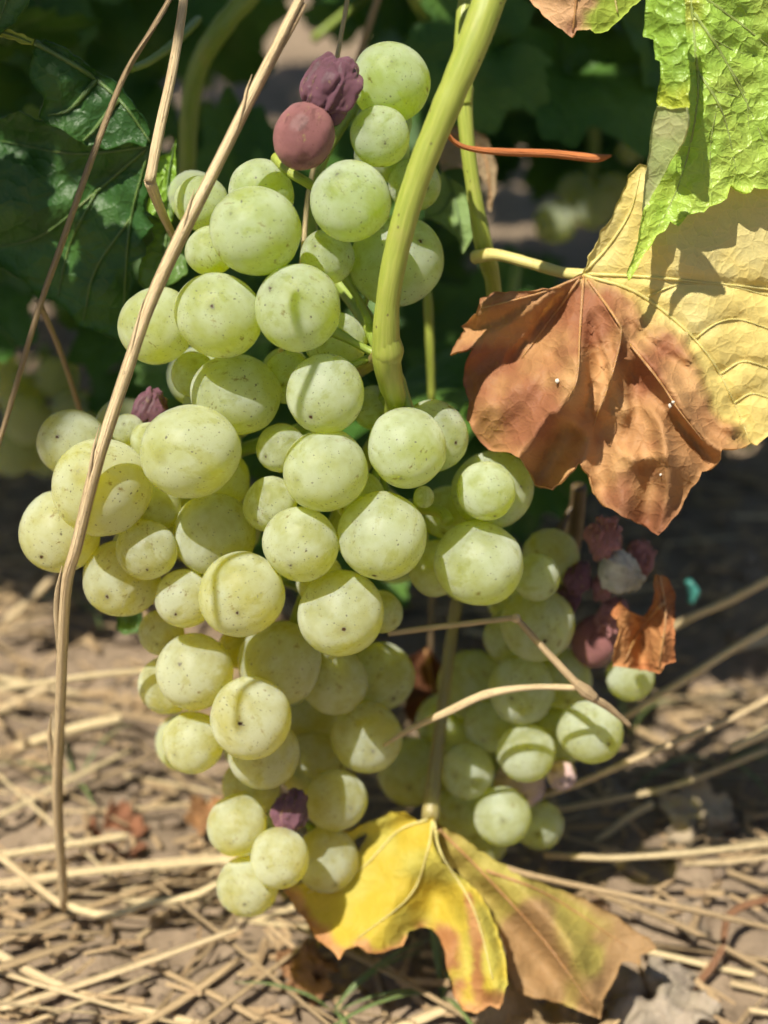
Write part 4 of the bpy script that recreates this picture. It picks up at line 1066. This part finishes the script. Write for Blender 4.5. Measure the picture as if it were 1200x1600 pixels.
straw('straw folded to a right angle in front of the second bunch', [(606,990,.276),(680,980,.275),(740,973,.274),(806,965,.273)], 0.00065, M_STRAW, seed=11, nodes=(((800,966,.273),(812,966,.2732),0.0008),))
straw('brown straw slanting down across the second bunch', [(806,965,.2735),(855,1020,.2735),(915,1082,.274),(950,1105,.276),(985,1135,.279)], [0.00065,0.0008,0.0009,0.0005], M_STRAW_DULL, seed=12, nodes=(((900,1068,.2737),(930,1092,.2742),0.0011),))
straw('curved straw arching across the lit grapes of the second bunch', [(600,1165,.282),(640,1140,.280),(700,1112,.277),(760,1085,.275),(830,1074,.274),(912,1075,.274)], [0.0003,0.0006,0.0008,0.0009,0.0006,0.0006], M_STRAW, seed=13)
RIGHTS = [
 ('pale jointed straw at the right border, uppermost of the fan', [(1230,890,.330),(1140,938,.333),(1060,975,.335),(950,1050,.345)], .0010, M_STRAW_PALE),
 ('pale straw in the fan at the right border with a lit outer half', [(1240,958,.320),(1150,1010,.322),(1095,1045,.323),(1010,1098,.327),(960,1130,.332)], .0010, M_STRAW_PALE),
 ('long straw rising to the right border below the pale jointed ones', [(1240,1070,.308),(1130,1128,.309),(1010,1178,.310),(900,1225,.313),(840,1245,.316)], .00085, M_STRAW),
 ('short bright straw end at the right border', [(1250,1115,.318),(1200,1142,.318),(1140,1170,.319)], .0012, M_STRAW_PALE),
 ('straw with a bright joint right of the pink grapes', [(1200,1170,.336),(1060,1225,.336),(960,1248,.337),(870,1265,.338)], .0009, M_STRAW_PALE),
 ('broken straw lying behind the jointed straw on the right', [(1020,1255,.345),(985,1275,.346),(935,1312,.347),(880,1345,.349)], .0010, M_STRAW_PALE),
 ('straw with a white lit stretch above the browned leaf', [(1240,1312,.312),(1100,1330,.314),(1000,1338,.315),(940,1340,.316),(850,1335,.320)], .0009, M_STRAW_PALE),
 ('long brown straw running down to the right over the browned leaf', [(690,1318,.304),(800,1360,.3035),(930,1390,.303),(1050,1415,.303),(1160,1440,.305),(1240,1458,.307)], .0008, M_STRAW_DULL),
 ('thin brown straw crossing low at the right border', [(930,1395,.318),(1050,1440,.316),(1150,1490,.314),(1240,1540,.312)], .0008, M_STRAW_DULL),
 ('reddish stalk leaning in the lower right', [(1240,1395,.318),(1145,1425,.316),(1125,1490,.314),(1075,1555,.311),(1030,1605,.309)], .0009, M_STRAW_RED),
]
for k, (lab, pts, r, m) in enumerate(RIGHTS): straw(lab, pts, r, m, seed=20+k)
LEFTS = [
 ('whitish straw poking out from the left grapes below the cluster', [(-30,1080,.345),(60,1068,.342),(150,1055,.339),(225,1048,.336),(300,1040,.333)], .00075, M_STRAW_PALE),
 ('straw ending where the tall straw meets the ground', [(-30,1315,.311),(30,1362,.3115),(70,1395,.312),(104,1420,.312)], .00095, M_STRAW),
 ('long straw stretched across the bottom left corner', [(-30,1475,.306),(60,1525,.304),(150,1560,.302),(260,1588,.300),(400,1625,.297)], .0011, M_STRAW),
 ('upper of the bright straws lying level left of the lowest grape', [(60,1372,.322),(180,1358,.323),(300,1348,.3235),(380,1342,.324)], .0009, M_STRAW_PALE),
 ('golden straw lying just above the bright level straw', [(-20,1385,.330),(100,1365,.329),(220,1352,.328),(370,1338,.328)], .0011, M_STRAW),
 ('straw bent to a flat angle on the soil below the level straws', [(100,1415,.318),(170,1430,.317),(230,1412,.3175),(300,1400,.318),(340,1380,.32)], .0009, M_STRAW_PALE),
 ('thick pale straw lying flat behind the foot of the tall straw', [(-30,1340,.335),(80,1325,.335),(200,1305,.336)], .0009, M_STRAW_PALE),
 ('golden straw tilted in the blurred soil left of the tall straw', [(10,970,.40),(50,935,.398),(90,895,.395)], .0013, M_STRAW),
 ('blurred golden straw along the soil at the left border', [(-30,1125,.385),(30,1095,.385),(80,1072,.385)], .0013, M_STRAW),
 ('blurred straw tip under the tall straw lit by the sun', [(20,1170,.372),(110,1140,.370),(190,1122,.370)], .0013, M_STRAW_PALE),
]
for k, (lab, pts, r, m) in enumerate(LEFTS): straw(lab, pts, r, m, seed=40+k)

# litter: straws lying about on the soil, each its own
lit_rng = np.random.default_rng(77)
LM = [M_STRAW_DULL, M_STRAW, M_STRAW_DULL, M_STRAW_DULL, M_STRAW_PALE, M_STRAW_DULL, M_STRAW, M_STRAW_DULL]
STR_ME = []
for k in range(8):
    L_ = 1.0; b = lit_rng.uniform(-.03, .03); c2 = lit_rng.uniform(-.02, .02)
    V, F, U = tube_geo([(-.5, 0, 0), (-.15, b, c2*.5), (.2, b*.6, c2), (.5, -b*.3, 0)], [0.016, 0.018, 0.017, 0.012], sides=6, samples=9, seed=k, ridge=.12)
    V = np.array(V); U = np.array(U)*[0.05, 1]
    STR_ME.append(new_mesh('straw', V, F, LM[k], uv=U))
for k in range(240):
    left = lit_rng.random() < 0.68
    x = lit_rng.uniform(-0.125, 0.0) if left else lit_rng.uniform(-0.02, 0.14)
    y = lit_rng.uniform(-0.035, 0.20)
    z = ground_z(np.array([x]), np.array([y]))[0]+lit_rng.uniform(0.001, 0.007)
    o = link('straw', STR_ME[int(lit_rng.integers(8))])
    ln = lit_rng.uniform(0.015, 0.070)
    w = lit_rng.uniform(0.22, 0.95)*0.055
    o.scale = (ln, w*lit_rng.uniform(.7, 1.5), w*.55); o.location = (x, y, z)
    o.rotation_euler = (lit_rng.uniform(-.6, .6), lit_rng.normal(0, .09), lit_rng.normal(0.05, .55))
    tag(o, 'dry loose straw '+('in the litter near the foot of the tall straw' if x < -.03 and y < .05 else 'in the blurred litter far left' if x < -.03 else 'in the litter under the yellow leaf' if x < .04 else 'in the shaded litter at the lower right'), 'straw', 'straw litter on the soil')

# dry leaf scraps and weeds
scr = np.random.default_rng(88)
for k, (px, py, s, lab) in enumerate(((172,1290,.010,'rusty curled leaf scrap among the straw on the left'),(330,1275,.007,'orange brown leaf scrap beside the lowest grapes'),(500,1520,.009,'brown leaf scrap under the yellow leaf'),
     (950,1410,.009,'dusty brown leaf scrap behind the browned leaf'),(1090,1290,.012,'pale upright leaf scrap in the shade at the lower right'),(1010,1540,.017,'grey curled dead leaf at the bottom right'),(880,1590,.018,'tan dead leaf along the bottom edge'),(1060,1430,.008,'small pale leaf scrap in the lower right shade'))):
    d = float(gdepth(px, py, .004)); pos = P(px, py, d)
    v, f, vs, zf = leaf_template(400+k)
    z = zf(v[:, 0], v[:, 1])*2.2 + 0.35*fbm(col3(v[:, 0]*1.6+k, v[:, 1]*1.6), 3, k)
    base = [(0.36,0.16,0.09),(0.42,0.22,0.10),(0.34,0.18,0.09),(0.34,0.22,0.14),(0.50,0.40,0.28),(0.40,0.33,0.26),(0.48,0.34,0.19),(0.44,0.34,0.25)][k]
    cc = lerp(base, np.array(base)*.65, sstep(-.5, .5, fbm(col3(v[:, 0]*3, v[:, 1]*3), 3, k)))
    o = link('leaf_scrap', new_mesh('leaf_scrap', np.column_stack([v, z]), f, M_LEAF_DRY, col=cc, uv=v*12))
    o.location = pos; o.scale = (s,)*3; o.rotation_euler = (scr.normal(0, .5), scr.normal(0, .5), scr.uniform(0, 6)); rim(o, .02)
    if k == 4: o.rotation_euler = (1.2, .2, .3)
    tag(o, lab, 'leaf scrap', 'dead leaf scraps')
def weed(label, px, py, hgt, n, seed, spread=1.0):
    rs = np.random.default_rng(seed); b = P(px, py, float(gdepth(px, py)))
    root = empty('weed', tuple(b)); tag(root, label, 'weed', 'green weeds')
    for k in range(n):
        a = rs.uniform(0, 6.28); l = hgt*rs.uniform(.6, 1.1); dr = np.array([math.cos(a), math.sin(a), 0])*spread
        tube('blade', [b, b+dr*l*.3+np.array([0, 0, l*.4]), b+dr*l*.8+np.array([0, 0, l*.62]), b+dr*l*1.3+np.array([0, 0, l*.55])], [0.0004, 0.0008, 0.0006, 0.00015], M_GRASS, root, sides=5, samples=12, flat=.3)
weed('small green weed blurred behind the tall straw', 120, 1235, .014, 5, 1)
weed('thin grass blades under the yellow leaf', 690, 1560, .016, 6, 2, 1.6)
weed('grass blades sprouting at the bottom centre', 520, 1580, .014, 4, 3, 1.6)
weed('dark green grass tuft in the right shade', 1120, 1200, .022, 6, 4, 1.3)
weed('green sprout left of the tall straw beneath the grapes', 140, 960, .016, 4, 5)
weed('green grass stalk beside the small crumpled brown leaf', 985, 1150, .020, 3, 6, .5)

# a scrap of teal twine clip and specks of debris
tw = tube('plastic_clip', [P(1076,908,.345), P(1084,924,.346), P(1078,942,.346)], [0.0014,0.0022,0.0012], None, sides=8, flat=.5)
t = NT('teal_plastic'); p = t.n('ShaderNodeBsdfPrincipled'); p.inputs['Base Color'].default_value = (0.05, 0.22, 0.19, 1); p.inputs['Roughness'].default_value = .4; t.l(p.outputs[0], t.out.inputs[0])
tw.data.materials.append(t.m); tag(tw, 'tiny blurred teal plastic clip behind the crumpled brown leaf', 'clip')
t = NT('white_fluff'); p = t.n('ShaderNodeBsdfPrincipled'); p.inputs['Base Color'].default_value = (0.62, 0.58, 0.50, 1); p.inputs['Roughness'].default_value = .9; t.l(p.outputs[0], t.out.inputs[0]); M_FLUFF = t.m
for (x, y, r) in ((871,595,5),(1047,634,4),(1052,628,3),(1032,742,2.5)):
    d = float(y_depth(np.array([x]), np.array([y]))[0])-0.00005
    jit = iv*(1+RNG.uniform(-.35, .35, (len(iv), 1)))*r*d/FPX + P(x, y, d)
    child('debris', new_mesh('debris', jit, ifc, M_FLUFF), lf)
